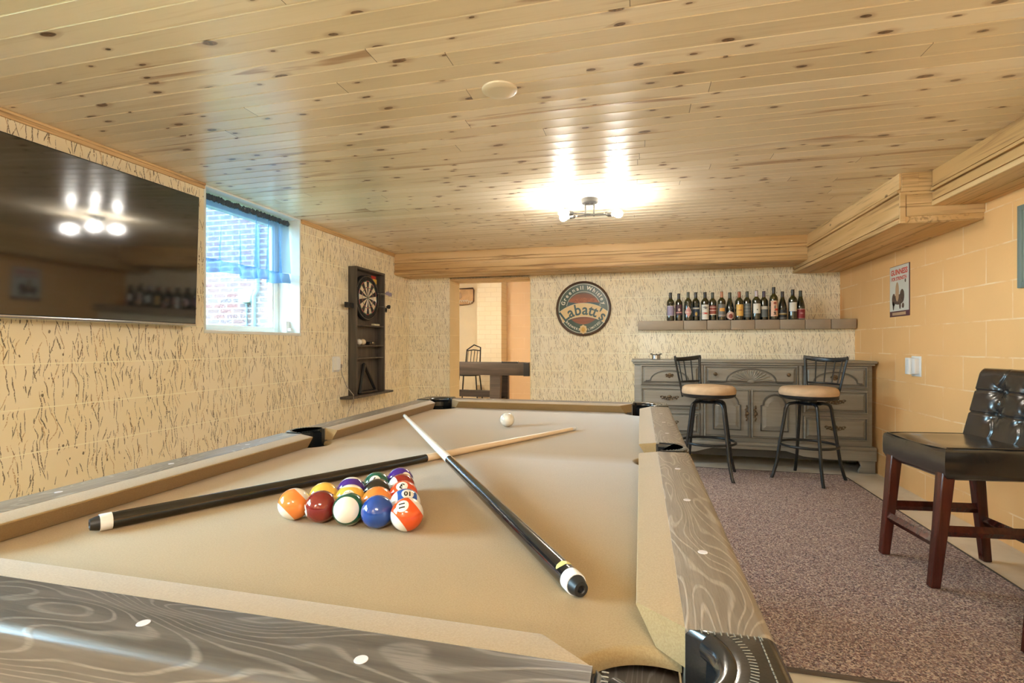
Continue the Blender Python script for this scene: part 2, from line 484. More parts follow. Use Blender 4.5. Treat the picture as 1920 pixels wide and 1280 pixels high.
def m_oak(name, along, dark=(0.18, 0.148, 0.114), mid=(0.25, 0.21, 0.163), pale=(0.47, 0.41, 0.335)):
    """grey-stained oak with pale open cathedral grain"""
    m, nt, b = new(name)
    co = coords(nt); s = sep(nt, co)
    a, q = (s[1], s[0]) if along == 'Y' else (s[0], s[1])
    qq = mth(nt, 'ADD', mth(nt, 'MULTIPLY', q, 1.0), mth(nt, 'MULTIPLY', s[2], 0.7))
    f = noise(nt, comb(nt, mth(nt, 'MULTIPLY', a, 1.9), mth(nt, 'MULTIPLY', qq, 10.0), 2.0), 1.0, 2, 0.4, 0.35)
    rg = mth(nt, 'FRACT', mth(nt, 'MULTIPLY', f, 34.0))
    ed = mth(nt, 'ABSOLUTE', mth(nt, 'SUBTRACT', rg, 0.5))
    ln = smooth(nt, ed, 0.04, 0.17, 1, 0)
    pores = noise(nt, comb(nt, mth(nt, 'MULTIPLY', a, 22.0), mth(nt, 'MULTIPLY', qq, 320.0), 0), 1.0, 2, 0.6)
    band = noise(nt, comb(nt, mth(nt, 'MULTIPLY', a, 4.0), mth(nt, 'MULTIPLY', qq, 60.0), 5.0), 1.0, 3, 0.6)
    c = mix(nt, smooth(nt, band, 0.3, 0.7), dark, mid)
    c = mix(nt, mth(nt, 'MULTIPLY', ln, smooth(nt, pores, 0.3, 0.6, 0.2, 0.6)), c, pale)
    c = mix(nt, smooth(nt, pores, 0.56, 0.7, 0, 0.35), c, (0.09, 0.072, 0.058))
    nt.links.new(c, b.inputs['Base Color'])
    b.inputs['Roughness'].default_value = 0.38
    b.inputs['Coat Weight'].default_value = 0.3; b.inputs['Coat Roughness'].default_value = 0.25
    bump(nt, b, mth(nt, 'ADD', pores, ln), 0.12, 0.002)
    return m

def m_cloth():
    m, nt, b = new('camel_table_cloth')
    co = coords(nt)
    n1 = noise(nt, co, 420.0, 2, 0.7); n2 = noise(nt, co, 5.0, 3, 0.6)
    c = mix(nt, smooth(nt, n2, 0.3, 0.7), (0.30, 0.203, 0.090), (0.328, 0.222, 0.10))
    c = mix(nt, smooth(nt, n1, 0.3, 0.7), c, (0.37, 0.26, 0.125))
    nt.links.new(c, b.inputs['Base Color'])
    b.inputs['Roughness'].default_value = 0.9; b.inputs['Specular IOR Level'].default_value = 0.2
    b.inputs['Sheen Weight'].default_value = 0.35; b.inputs['Sheen Roughness'].default_value = 0.4
    bump(nt, b, n1, 0.25, 0.001)
    return m

def m_leather():
    m, nt, b = new('black_bonded_leather')
    co = coords(nt)
    n1 = noise(nt, co, 260.0, 3, 0.6); n2 = noise(nt, co, 9.0, 3, 0.6, 0.6)
    c = mix(nt, smooth(nt, n2, 0.4, 0.7), (0.013, 0.012, 0.011), (0.019, 0.016, 0.014))
    nt.links.new(c, b.inputs['Base Color'])
    rgh = smooth(nt, n2, 0.3, 0.7, 0.21, 0.27); nt.links.new(rgh, b.inputs['Roughness'])
    b.inputs['Specular IOR Level'].default_value = 0.6
    b.inputs['Coat Weight'].default_value = 0.6; b.inputs['Coat Roughness'].default_value = 0.16
    bump(nt, b, mth(nt, 'ADD', mth(nt, 'MULTIPLY', n1, 0.10), mth(nt, 'MULTIPLY', n2, 0.9)), 0.4, 0.006)
    return m

def m_grainy(name, A, B, rough=0.5, along='Z', sc=1.0):
    m, nt, b = new(name)
    s = sep(nt, coords(nt))
    k = [26.0 * sc, 26.0 * sc, 26.0 * sc]; k['XYZ'.index(along)] = 1.6 * sc
    g = noise(nt, comb(nt, mth(nt, 'MULTIPLY', s[0], k[0]), mth(nt, 'MULTIPLY', s[1], k[1]), mth(nt, 'MULTIPLY', s[2], k[2])), 1.0, 4, 0.6, 0.5)
    nt.links.new(mix(nt, smooth(nt, g, 0.3, 0.7), A, B), b.inputs['Base Color'])
    b.inputs['Roughness'].default_value = rough
    bump(nt, b, g, 0.12, 0.003)
    return m

MAT = {}
MAT['ceil'] = m_ceiling()
MAT['beamX'] = m_beam('pine_beam_crosswise', 'X', 0.92)
MAT['beamY'] = m_beam('pine_soffit', 'Y')
MAT['wall'] = m_wall('stippled_cream_wall')
MAT['wallback'] = m_wall('stippled_cream_back_wall', True, (0.93, 0.86, 0.69), k=1.45, slant=.06)
MAT['plain'] = m_wall('plain_cream_wall', False, (0.80, 0.67, 0.43))
MAT['block'] = m_block('peach_block_wall')
MAT['farpeach'] = m_block('far_room_peach_wall', (0.86, 0.60, 0.34), (0.9, 0.68, 0.44), axis='X')
MAT['farcream'] = pbr('far_room_cream_wall', (0.84, 0.70, 0.46), 0.7, var=0.06, vscale=3)
MAT['colbrick'] = m_brick('painted_brick_column', 0.22, 0.085, (0.86, 0.74, 0.52), (0.84, 0.71, 0.48), (0.74, 0.60, 0.38), 0.004)
MAT['brick'] = m_brick('red_brick_outside')
MAT['rug'] = m_rug()
MAT['floor'] = m_floor()
MAT['oakX'] = m_oak('grey_oak_end_rail_shaded', 'X', (0.070, 0.060, 0.050), (0.120, 0.103, 0.086), (0.26, 0.235, 0.20))  # same oak as the side rails, with shade painted in as a darker tone
MAT['oakY'] = m_oak('grey_oak_side_rail_lit', 'Y')  # same oak again, glare painted in as a paler tone
MAT['cloth'] = m_cloth()
MAT['leather'] = m_leather()
MAT['white'] = pbr('white_paint', (0.82, 0.84, 0.80), 0.5, var=0.05, vscale=8)
MAT['plastic'] = pbr('white_plastic', (0.80, 0.80, 0.78), 0.35)
MAT['black'] = pbr('black_plastic', (0.015, 0.015, 0.016), 0.35)
MAT['blackgloss'] = pbr('black_lacquer', (0.008, 0.008, 0.009), 0.12, coat=0.6)
MAT['rubber'] = pbr('black_rubber', (0.012, 0.012, 0.012), 0.45)
MAT['steel'] = pbr('bright_steel', (0.55, 0.56, 0.58), 0.25, 1.0)
MAT['fixture'] = pbr('pewter_metal', (0.045, 0.042, 0.037), 0.5, 0.2)
MAT['iron'] = pbr('gunmetal_tube', (0.040, 0.042, 0.044), 0.33, 0.6, var=0.2, vscale=30)
MAT['suede'] = pbr('tan_microsuede', (0.62, 0.445, 0.285), 0.9, spec=0.2, var=0.12, vscale=14, bmp=0.15, bscale=180)
MAT['dress'] = m_grainy('grey_painted_wood', (0.225, 0.213, 0.183), (0.285, 0.27, 0.233), 0.40, 'X')
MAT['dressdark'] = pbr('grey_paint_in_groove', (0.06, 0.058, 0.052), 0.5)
MAT['shade_glaze'] = pbr('painted_shade_and_glaze', (0.105, 0.10, 0.088), 0.45)  # shadow lines painted into the mouldings, plus dark glaze in drawer grooves
MAT['antique'] = pbr('antique_pewter_pull', (0.20, 0.15, 0.10), 0.35, 0.85, var=0.6, vscale=70)
MAT['cabinet'] = m_grainy('dark_grey_oak_cabinet', (0.050, 0.041, 0.034), (0.10, 0.082, 0.066), 0.5)
MAT['cherry'] = m_grainy('dark_cherry_leg', (0.036, 0.008, 0.006), (0.085, 0.018, 0.012), 0.2)
MAT['maple'] = m_grainy('maple_shaft', (0.74, 0.58, 0.40), (0.82, 0.67, 0.48), 0.3, 'Z')
MAT['pale'] = pbr('bleached_shaft', (0.80, 0.76, 0.70), 0.28)
MAT['ivory'] = pbr('ivory_ball', (0.80, 0.755, 0.65), 0.09, coat=0.8)
MAT['ring'] = pbr('white_ring', (0.82, 0.82, 0.82), 0.25)
MAT['sticker'] = pbr('yellow_sticker', (0.66, 0.60, 0.20), 0.4)
MAT['sight'] = pbr('pearl_sight', (0.74, 0.69, 0.70), 0.25)
MAT['taupe'] = pbr('taupe_glazed_cap', (0.33, 0.265, 0.195), 0.5, var=0.1, vscale=6)
MAT['stitch'] = pbr('grey_thread', (0.20, 0.18, 0.14), 0.6)
MAT['liner'] = pbr('black_pocket_liner', (0.010, 0.012, 0.014), 0.2, coat=0.5)

# ------------------------------------------------------------------ room shell
bm = BM(); box(bm, -5.6, 2.2, YREAR - .2, 9.6, -0.1, 0.0)
struct('floor', bm, MAT['floor'])

# ceiling: tongue-and-groove boards, one V-groove per joint
bm = BM()
x0, x1 = XL - 0.35, XR + 0.05
k0 = int(math.floor((YREAR - .15 - PL0) / PLW)); k1 = int(math.ceil((5.95 - PL0) / PLW))
prev = None
for k in range(k0, k1 + 1):
    y = PL0 + k * PLW
    for yy, zz in ((y - 0.0035, ZC), (y - 0.0009, ZC + 0.005), (y + 0.0009, ZC + 0.005), (y + 0.0035, ZC)):
        cur = (bm.verts.new((x0, yy, zz)), bm.verts.new((x1, yy, zz)))
        if prev: bm.faces.new((prev[0], cur[0], cur[1], prev[1]))
        prev = cur
ya, yb = PL0 + k0 * PLW - 0.0035, PL0 + k1 * PLW + 0.0035
box(bm, x0, x1, ya, yb, ZC + 0.006, ZC + 0.16)
struct('ceiling', bm, MAT['ceil'], smooth_=False, recalc=False)

# window wall with two openings
W1 = (2.676, 3.622); W2 = (-1.00, 0.75); ZS = 1.162
bm = BM()
xo = XL - 0.30
def wl(y0, y1, z0, z1): box(bm, xo, XL, y0, y1, z0, z1)
wl(YREAR - .2, W2[0], 0, ZC + .1); wl(W2[1], W1[0], 0, ZC + .1); wl(W1[1], 5.643, 0, ZC + .1)
wl(W2[0], W2[1], 0, ZS); wl(W1[0], W1[1], 0, ZS)
struct('wall_left', bm, MAT['wall'], smooth_=False)
bm = BM(); box(bm, XR, XR + .25, YREAR - .2, 5.95, 0, ZC + .1)
struct('wall_right', bm, MAT['block'], smooth_=False)
bm = BM(); box(bm, XL - .3, XR + .25, YREAR - .25, YREAR, 0, ZC + .1)
struct('wall_rear', bm, MAT['wall'], smooth_=False)
bm = BM()
box(bm, -1.224, XR, YB, 5.95, 0, ZC + .1)
box(bm, xo, -2.18, 5.643, 5.95, 0, ZC + .1)
box(bm, -2.18, -1.224, 5.70, 5.95, 1.845, ZC + .1)
struct('wall_back', bm, MAT['wallback'], smooth_=False)
# plain painted jamb linings of the doorway
bm = BM()
box(bm, -2.18, -2.172, 5.640, 5.955, 0, 1.86); box(bm, -1.232, -1.224, 5.732, 5.955, 0, 1.86)
struct('door_1', bm, MAT['plain'], smooth_=False)
# thicker lower half of the back wall with its capped ledge
bm = BM(); box(bm, -0.020, XR, 5.366, YB, 0, 1.235)
struct('wall_ledge', bm, MAT['wallback'], smooth_=False)
bm = BM()
xs = [-0.028] + [-0.022 + 0.2165 * i for i in range(2, 9)] + [XR - 0.008]
for a, b_ in zip(xs[:-1], xs[1:]):
    w = random.uniform(-.0015, .0015)
    box(bm, a + .0012, b_ - .0012, 5.298 + w, YB, 1.231 + w, 1.322 + w * .3, 0, 0.006)
struct('trim_ledge', bm, MAT['taupe'])

# back beam: stepped boards
bm = BM()
XS = 1.505
box(bm, XL, XS, 5.275, 5.73, 1.877, ZC)
box(bm, XL, XS, 5.262, 5.275, 2.030, ZC, 0, .002)
box(bm, XL, XS, 5.250, 5.275, 2.000, 2.020, 0, .003)
box(bm, XL, XS, 5.263, 5.275, 1.922, 1.990, 0, .002)
box(bm, XL, XS, 5.256, 5.275, 1.875, 1.912, 0, .002)
for j in range(4):
    box(bm, XL, XS, 5.285 + j * .09, 5.285 + j * .09 + .0875, 1.871 + .002 * (j % 2), 1.880)
struct('trim_1', bm, MAT['beamX'], smooth_=False)
bm = BM()
for j in range(4):
    box(bm, -2.172, -1.232, 5.645 + j * .078, 5.645 + j * .078 + .0755, 1.836 + .002 * (j % 2), 1.854)
struct('trim_2', bm, MAT['beamX'], smooth_=False)

def soffit(xf, zb, y0, y1, zt, nboards):
    bm = BM()
    box(bm, xf, XR, y0, y1, zb + .004, zt)
    # face boards, stepped mouldings, bottom boards
    box(bm, xf - .012, xf, y0, y1, zt - .095, zt, 0, .002)
    box(bm, xf - .022, xf, y0, y1, zt - .120, zt - .103, 0, .003)
    box(bm, xf - .012, xf, y0, y1, zb + .035, zt - .129, 0, .002)
    box(bm, xf - .016, xf, y0, y1, zb, zb + .026, 0, .002)
    w = (XR - xf) / nboards
    for j in range(nboards):
        box(bm, xf + .002 + j * w, xf + (j + 1) * w - .0025, y0, y1, zb - .002 * (j % 2), zb + .006)
    return bm
bm = soffit(1.512, 1.806, 3.531, YB, ZC, 3)
struct('trim_3', bm, MAT['beamY'], smooth_=False)
bm = BM()
box(bm, 1.512, 1.60, 3.524, 3.531, 1.995, ZC, 0, .002); box(bm, 1.60, XR, 3.526, 3.531, 1.995, ZC)
box(bm, 1.535, XR, 3.520, 3.531, 1.846, 1.915, 0, .002); box(bm, 1.535, XR, 3.522, 3.531, 1.918, 1.97, 0, .002)
box(bm, 1.50, 1.530, 3.520, 3.531, 1.806, 1.985, 0, .002)
box(bm, 1.50, XR, 3.524, 3.531, 1.975, 1.99, 0, .002)
struct('trim_6', bm, MAT['beamX'], smooth_=False)
bm = soffit(1.676, 1.898, YREAR, 3.519, ZC, 2)
struct('trim_4', bm, MAT['beamY'], smooth_=False)
# crown strips on the window wall
bm = BM()
for a, b_ in ((YREAR, W1[0] - .005), (W1[1] + .005, 5.255)):
    box(bm, XL, XL + .012, a, b_, ZC - .034, ZC, 0, .002); box(bm, XL, XL + .020, a, b_, ZC - .014, ZC, 0, .003)
struct('trim_5', bm, MAT['beamY'], smooth_=False)

# windows
def glass_mat():
    m, nt, b = new('window_glass')
    tr = nt.nodes.new('ShaderNodeBsdfTransparent'); tr.inputs[0].default_value = (0.93, 0.97, 0.97, 1)
    gl = nt.nodes.new('ShaderNodeBsdfGlossy'); gl.inputs['Roughness'].default_value = 0.02
    fr = nt.nodes.new('ShaderNodeFresnel'); fr.inputs[0].default_value = 1.45
    mx = nt.nodes.new('ShaderNodeMixShader')
    nt.links.new(mth(nt, 'MULTIPLY', fr.outputs[0], 0.8), mx.inputs[0]); nt.links.new(tr.outputs[0], mx.inputs[1]); nt.links.new(gl.outputs[0], mx.inputs[2])
    nt.links.new(mx.outputs[0], nt.nodes['Material Output'].inputs[0])
    return m
MAT['glass'] = glass_mat()
def window(name, y0, y1):
    w = bpy.data.objects.new(name, None); C.objects.link(w); w['kind'] = 'structure'
    w.location = (XL - .15, (y0 + y1) / 2, ZS)
    bm = BM()
    box(bm, xo + .02, XL + .003, y1 - .012, y1 + .004, ZS, ZC, 0, .003)
    box(bm, xo + .02, XL + .003, y0 - .004, y0 + .012, ZS, ZC, 0, .003)
    box(bm, xo + .02, XL, y0 + .012, y1 - .012, ZC - .012, ZC - .001)
    struct('reveal', bm, MAT['white'], w, world=True)
    bm = BM(); box(bm, xo + .02, XL + .006, y0 - .004, y1 + .004, ZS - .006, ZS + .016, 0, .004)
    struct('window_sill', bm, MAT['white'], w, world=True)
    bm = BM(); xf = xo + .075
    a0, a1, b0, b1 = y0 + .012, y1 - .012, ZS + .016, ZC - .012
    for (p, q, r, s_) in ((a0, a0 + .05, b0, b1), (a1 - .05, a1, b0, b1), (a0 + .05, a1 - .05, b0, b0 + .045), (a0 + .05, a1 - .05, b1 - .05, b1)):
        box(bm, xf - .03, xf + .03, p, q, r, s_, 0, .004)
    for (p, q, r, s_) in ((a0 + .05, a0 + .062, b0 + .045, b1 - .05), (a1 - .062, a1 - .05, b0 + .045, b1 - .05)):
        box(bm, xf - .012, xf + .018, p, q, r, s_, 0, .002)
    struct('window_frame', bm, MAT['white'], w, world=True)
    bm = BM(); box(bm, xf - .004, xf, a0 + .045, a1 - .045, b0 + .04, b1 - .045)
    struct('pane', bm, MAT['glass'], w, world=True)
    return w
window('window_1', *W1)
window('window_2', *W2)

# ------------------------------------------------------------------ outside the window
bm = BM(); box(bm, -8.5, -3.05, 5.5, 5.75, -0.2, 6.0)
tag(obj('brick_house_wall', bm, MAT['brick'], smooth_=False), 'red brick house wall with pale mortar seen through the curtained window', 'brick wall')['kind'] = 'structure'
bm = BM(); box(bm, -14, -3.02, -8, 5.5, 0.85, 0.95)
o = obj('ground_outside', bm, pbr('grass_outside', (0.10, 0.16, 0.05), 0.95, var=0.4, vscale=9), smooth_=False); o['kind'] = 'structure'
MAT['meter'] = pbr('pale_grey_box', (0.62, 0.66, 0.66), 0.5)
MAT['pipe'] = pbr('grey_blue_conduit', (0.16, 0.22, 0.27), 0.45)
t = thing('utility_box', 'pale utility box with a cable on the outside brick wall', 'utility box', (-4.86, 5.5, 1.64))
bm = BM(); box(bm, -4.935, -4.785, 5.42, 5.5, 1.62, 1.79, 0, .01)
obj('housing', bm, MAT['meter'], t, world=True)
bm = BM(); tube(bm, [(-4.86, 5.47, 1.62), (-4.86, 5.475, 1.2), (-4.86, 5.48, 0.9)], .012, 8)
obj('cable', bm, MAT['pipe'], t, world=True)
bm = BM(); tube(bm, [(-4.69, 5.46, 2.6), (-4.685, 5.46, 1.78), (-4.74, 5.46, 1.70), (-4.745, 5.46, 0.9)], .026, 12)
o = tag(obj('downpipe', bm, MAT['pipe']), 'grey blue pipe running down the brick wall outside the window', 'pipe')

# ------------------------------------------------------------------ curtain
def curtain_mat():
    m, nt, b = new('sheer_blue_grey_voile')
    tr = nt.nodes.new('ShaderNodeBsdfTransparent'); tr.inputs[0].default_value = (0.80, 0.90, 0.97, 1)
    df = nt.nodes.new('ShaderNodeBsdfDiffuse'); df.inputs[0].default_value = (0.13, 0.22, 0.36, 1)
    tl = nt.nodes.new('ShaderNodeBsdfTranslucent'); tl.inputs[0].default_value = (0.07, 0.14, 0.27, 1)
    ad = nt.nodes.new('ShaderNodeMixShader'); ad.inputs[0].default_value = 0.6
    nt.links.new(df.outputs[0], ad.inputs[1]); nt.links.new(tl.outputs[0], ad.inputs[2])
    mx = nt.nodes.new('ShaderNodeMixShader')
    at = nt.nodes.new('ShaderNodeAttribute'); at.attribute_name = 'weave'
    nt.links.new(at.outputs['Fac'], mx.inputs[0])
    nt.links.new(tr.outputs[0], mx.inputs[1]); nt.links.new(ad.outputs[0], mx.inputs[2])
    nt.links.new(mx.outputs[0], nt.nodes['Material Output'].inputs[0])
    return m
MAT['voile'] = curtain_mat()
MAT['header'] = pbr('gathered_charcoal_header', (0.07, 0.09, 0.11), 0.9, bmp=0.6, bscale=60)
t = thing('window_curtain', 'short sheer blue grey cafe curtain gathered on a rod in the window', 'curtain', (-2.79, 3.15, 2.07))
def drape(y0, y1, zt, zb, dens, hemz=None):
    bm = BM(); ny, nz = 120, 14
    lay = bm.verts.layers.float.new('weave')
    g = []
    for i in range(ny + 1):
        f = i / ny; row = []
        for j in range(nz + 1):
            h = j / nz
            y = y0 + (y1 - y0) * f
            ph = f * 2 * PI * 6.0 + 0.9 * math.sin(f * 9)
            amp = 0.008 + 0.030 * h
            x = -2.79 + amp * math.sin(ph) + 0.008 * math.sin(ph * 2.7 + 1)
            y += 0.010 * h * math.cos(ph) + .010 * h * (f - .5)
            z = zt + (zb + 0.010 * math.sin(ph * .5 + 2) - zt) * h
            v = bm.verts.new((x, y, z)); v[lay] = dens
            row.append(v)
        g.append(row)
    for i in range(ny):
        for j in range(nz):
            bm.faces.new((g[i][j], g[i + 1][j], g[i + 1][j + 1], g[i][j + 1]))
    return bm
obj('sheer_panel', drape(2.70, 3.595, 2.055, 1.655, .42), MAT['voile'], t, world=True, recalc=False, sharp=180)
obj('hem_band', drape(2.695, 3.60, 1.660, 1.575, .78), MAT['voile'], t, world=True, recalc=False, sharp=180)
bm = BM()
n = 90
for i in range(n):
    y = 2.695 + (3.59 - 2.695) * i / (n - 1)
    ball_(bm, (-2.79 + random.uniform(-.006, .006), y, 2.066 + random.uniform(-.004, .004)), .014, .9, .65, 1.5 + random.uniform(-.2, .3), 8, 6)
obj('gathered_header', bm, MAT['header'], t, world=True)
bm = BM(); tube(bm, [(-2.79, 2.689, 2.068), (-2.79, 3.609, 2.068)], .006, 8)
obj('curtain_rod', bm, MAT['steel'], t, world=True)

# little white sensor on the sill corner
t = thing('window_sensor', 'small white plastic latch box in the corner of the window sill', 'sensor', (-2.80, 3.59, ZS + .016))
bm = BM(); box(bm, -2.825, -2.785, 3.565, 3.609, ZS + .017, ZS + .11, 0, .005); obj('housing', bm, MAT['plastic'], t, world=True)
bm = BM(); box(bm, -2.785, -2.755, 3.575, 3.600, ZS + .030, ZS + .055, 0, .004); tube(bm, [(-2.80, 3.59, ZS + .11), (-2.80, 3.597, ZS + .2), (-2.81, 3.602, ZS + .5)], .003, 6)
obj('plug', bm, MAT['plastic'], t, world=True)

# ------------------------------------------------------------------ rug
bm = BM(); box(bm, -2.35, 1.612, 1.866, 4.735, 0.0005, 0.010, 0)
t = thing('area_rug', 'flecked mauve and brown berber rug under the pool table', 'rug', (-.37, 3.3, 0))
obj('pile', bm, MAT['rug'], t, world=True, smooth_=False)
MAT['bind'] = pbr('dark_rug_binding', (0.085, 0.07, 0.06), 0.9)
bm = BM()
for a in ((-2.36, 1.622, 1.854, 1.868), (-2.36, 1.622, 4.733, 4.745), (1.610, 1.622, 1.868, 4.733), (-2.36, -2.348, 1.868, 4.733)):
    box(bm, a[0], a[1], a[2], a[3], 0.0005, 0.0125, 0, .003)
obj('binding', bm, MAT['bind'], t, world=True)

# ------------------------------------------------------------------ pool table
TX0, TX1, TY0, TY1 = -0.997, -0.005, 0.5005, 2.470     # noses of the cushions
YS = 1.465                                            # side pockets
WB = 0.048                                            # cushion depth, nose to wood
RW = 0.084                                            # wooden rail width
T = thing('pool_table', 'pool table with camel cloth, grey oak rails and black leather pockets', 'pool table', ((TX0 + TX1) / 2, (TY0 + TY1) / 2, 0))
XW0, XW1, YW0, YW1 = TX0 - WB, TX1 + WB, TY0 - WB, TY1 + WB
OX0, OX1, OY0, OY1 = XW0 - RW, XW1 + RW, YW0 - RW, YW1 + RW

# bed: outline with six rounded bites
CP = [(TX1 + .020, TY0 - .024), (TX1 + .020, TY1 + .024), (TX0 - .020, TY1 + .024), (TX0 - .020, TY0 - .024)]
RC = 0.083
SP = [(TX1 + .052, YS), (TX0 - .052, YS)]; RSP = 0.060
def arc(c, r, a0, a1, n=14):
    return [(c[0] + r * math.cos(a0 + (a1 - a0) * i / n), c[1] + r * math.sin(a0 + (a1 - a0) * i / n)) for i in range(n + 1)]
def bite(c, r, p_in):
    """arc of circle c,r inside the bed rectangle, ordered along the outline"""
    pts = []
    for i in range(721):
        a = 2 * PI * i / 720
        p = (c[0] + r * math.cos(a), c[1] + r * math.sin(a))
        if XW0 + .001 < p[0] < XW1 - .001 and YW0 + .001 < p[1] < YW1 - .001: pts.append((a, p))
    # rotate so that the run is contiguous
    for i in range(len(pts)):
        if pts[i][0] - pts[i - 1][0] > .02 or (i == 0 and False):
            pts = pts[i:] + pts[:i]; break
    P = [p for a, p in pts]
    P = P[::max(1, len(P) // 22)] + [P[-1]]
    d0 = (Vector(P[0]) - Vector(p_in)).length; d1 = (Vector(P[-1]) - Vector(p_in)).length
    return P if d0 < d1 else P[::-1]
out = []
out += bite(CP[0], RC, (0, YW0)); out += bite(SP[0], RSP, (XW1, YW0)); out += bite(CP[1], RC, (XW1, YS))
out += bite(CP[2], RC, (0, YW1)); out += bite(SP[1], RSP, (XW0, YW1)); out += bite(CP[3], RC, (XW0, YS))
bm = BM()
def ring_at(z, d):
    n = len(out); vs = []
    for i, p in enumerate(out):
        a = Vector(out[i - 1]); b_ = Vector(out[(i + 1) % n]); tdir = (b_ - a).normalized()
        nrm = Vector((-tdir.y, tdir.x))     # inward for ccw outline
        q = Vector(p) + nrm * d
        vs.append(bm.verts.new((q.x, q.y, z)))
    return vs
rings = [ring_at(BED, .011), ring_at(BED - .0012, .006), ring_at(BED - .005, .0018), ring_at(BED - .010, 0), ring_at(BED - .016, 0)]
bm.faces.new(rings[0])
for A, B in zip(rings[:-1], rings[1:]):
    for i in range(len(A)):
        bm.faces.new((A[i], B[i], B[(i + 1) % len(A)], A[(i + 1) % len(A)]))
bm.faces.new(rings[-1][::-1])
bmesh.ops.triangulate(bm, faces=[f for f in bm.faces if len(f.verts) > 4])
obj('playing_field', bm, MAT['cloth'], T, world=True, sharp=60)

def cushion(fn, n0, n1, w0, w1):
    """fn(s,d,z): s along the rail, d from nose towards wood"""
    bm = BM()
    prof = [(0.0, .0335), (0.0006, .0355), (0.003, .0365), (WB, .041), (WB, .001), (.021, .001)]
    ends = []
    for (sn, sw) in ((n0, w0), (n1, w1)):
        ends.append([bm.verts.new(fn(sn + (sw - sn) * min(1, max(0, d / WB)), d, BED + z)) for d, z in prof])
    A, B = ends
    for i in range(len(prof)):
        j = (i + 1) % len(prof); bm.faces.new((A[i], A[j], B[j], B[i]))
    bm.faces.new(A[::-1]); bm.faces.new(B)
    bmesh.ops.bevel(bm, geom=[e for e in bm.edges if (e.verts[0] in A) == (e.verts[1] in A) and e.calc_face_angle(0) > .6 and min(v.co.z for v in e.verts) > BED + .02 and len({v in A for v in e.verts}) == 1], offset=.0025, segments=2, affect='EDGES')
    return bm
def sights(parent, pts):
    for (x, y) in pts:
        bm = BM(); lathe(bm, [(0, .0006), (.0062, .0006), (.0066, 0), (.0066, -.001)], 20, Matrix.Translation((x, y, BED + .0412)))
        obj('sight', bm, MAT['sight'], parent, world=True)
def rail_prof(fn, s0, s1, m, name='rail'):
    bm = BM()
    prof = [(WB, .0413), (WB + RW * .86, .0415), (WB + RW * .95, .0395), (WB + RW * .99, .035), (WB + RW, .028), (WB + RW, -.018), (WB + RW - .012, -.026), (WB + RW - .012, -.040), (WB, -.040)]
    A, B = [[bm.verts.new(fn(s, d, BED + z)) for d, z in prof] for s in (s0, s1)]
    n = len(prof)
    for i in range(n): bm.faces.new((A[i], A[(i + 1) % n], B[(i + 1) % n], B[i]))
    bm.faces.new(A[::-1]); bm.faces.new(B)
    return obj(name, bm, m, T, world=True, sharp=50)
fR = lambda s, d, z: Vector((TX1 + d, s, z)); fL = lambda s, d, z: Vector((TX0 - d, s, z))
fN = lambda s, d, z: Vector((s, TY0 - d, z)); fF = lambda s, d, z: Vector((s, TY1 + d, z))
cy0, cy1 = TY0 + .087, TY1 - .087
sg = 0.2425
for fn, sx in ((fR, TX1 + .087), (fL, TX0 - .087)):
    obj('cushion', cushion(fn, cy0, YS - .066, TY0 + .036, YS - .058), MAT['cloth'], T, world=True)
    obj('cushion', cushion(fn, YS + .066, cy1, YS + .067 + .002, TY1 - .036), MAT['cloth'], T, world=True)
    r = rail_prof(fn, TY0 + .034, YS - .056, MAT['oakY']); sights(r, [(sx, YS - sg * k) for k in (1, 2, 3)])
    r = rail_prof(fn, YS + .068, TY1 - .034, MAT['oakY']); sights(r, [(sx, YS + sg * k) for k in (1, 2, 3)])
for fn, sy, nm in ((fN, TY0 - .090, 'near'), (fF, TY1 + .090, 'far')):
    obj('cushion', cushion(fn, TX0 + .092, TX1 - .092, TX0 + .038, TX1 - .038), MAT['cloth'], T, world=True)
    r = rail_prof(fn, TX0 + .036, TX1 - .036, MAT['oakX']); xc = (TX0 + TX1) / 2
    sights(r, [(xc + .0 + d, sy) for d in (-.245, .012, .258)])

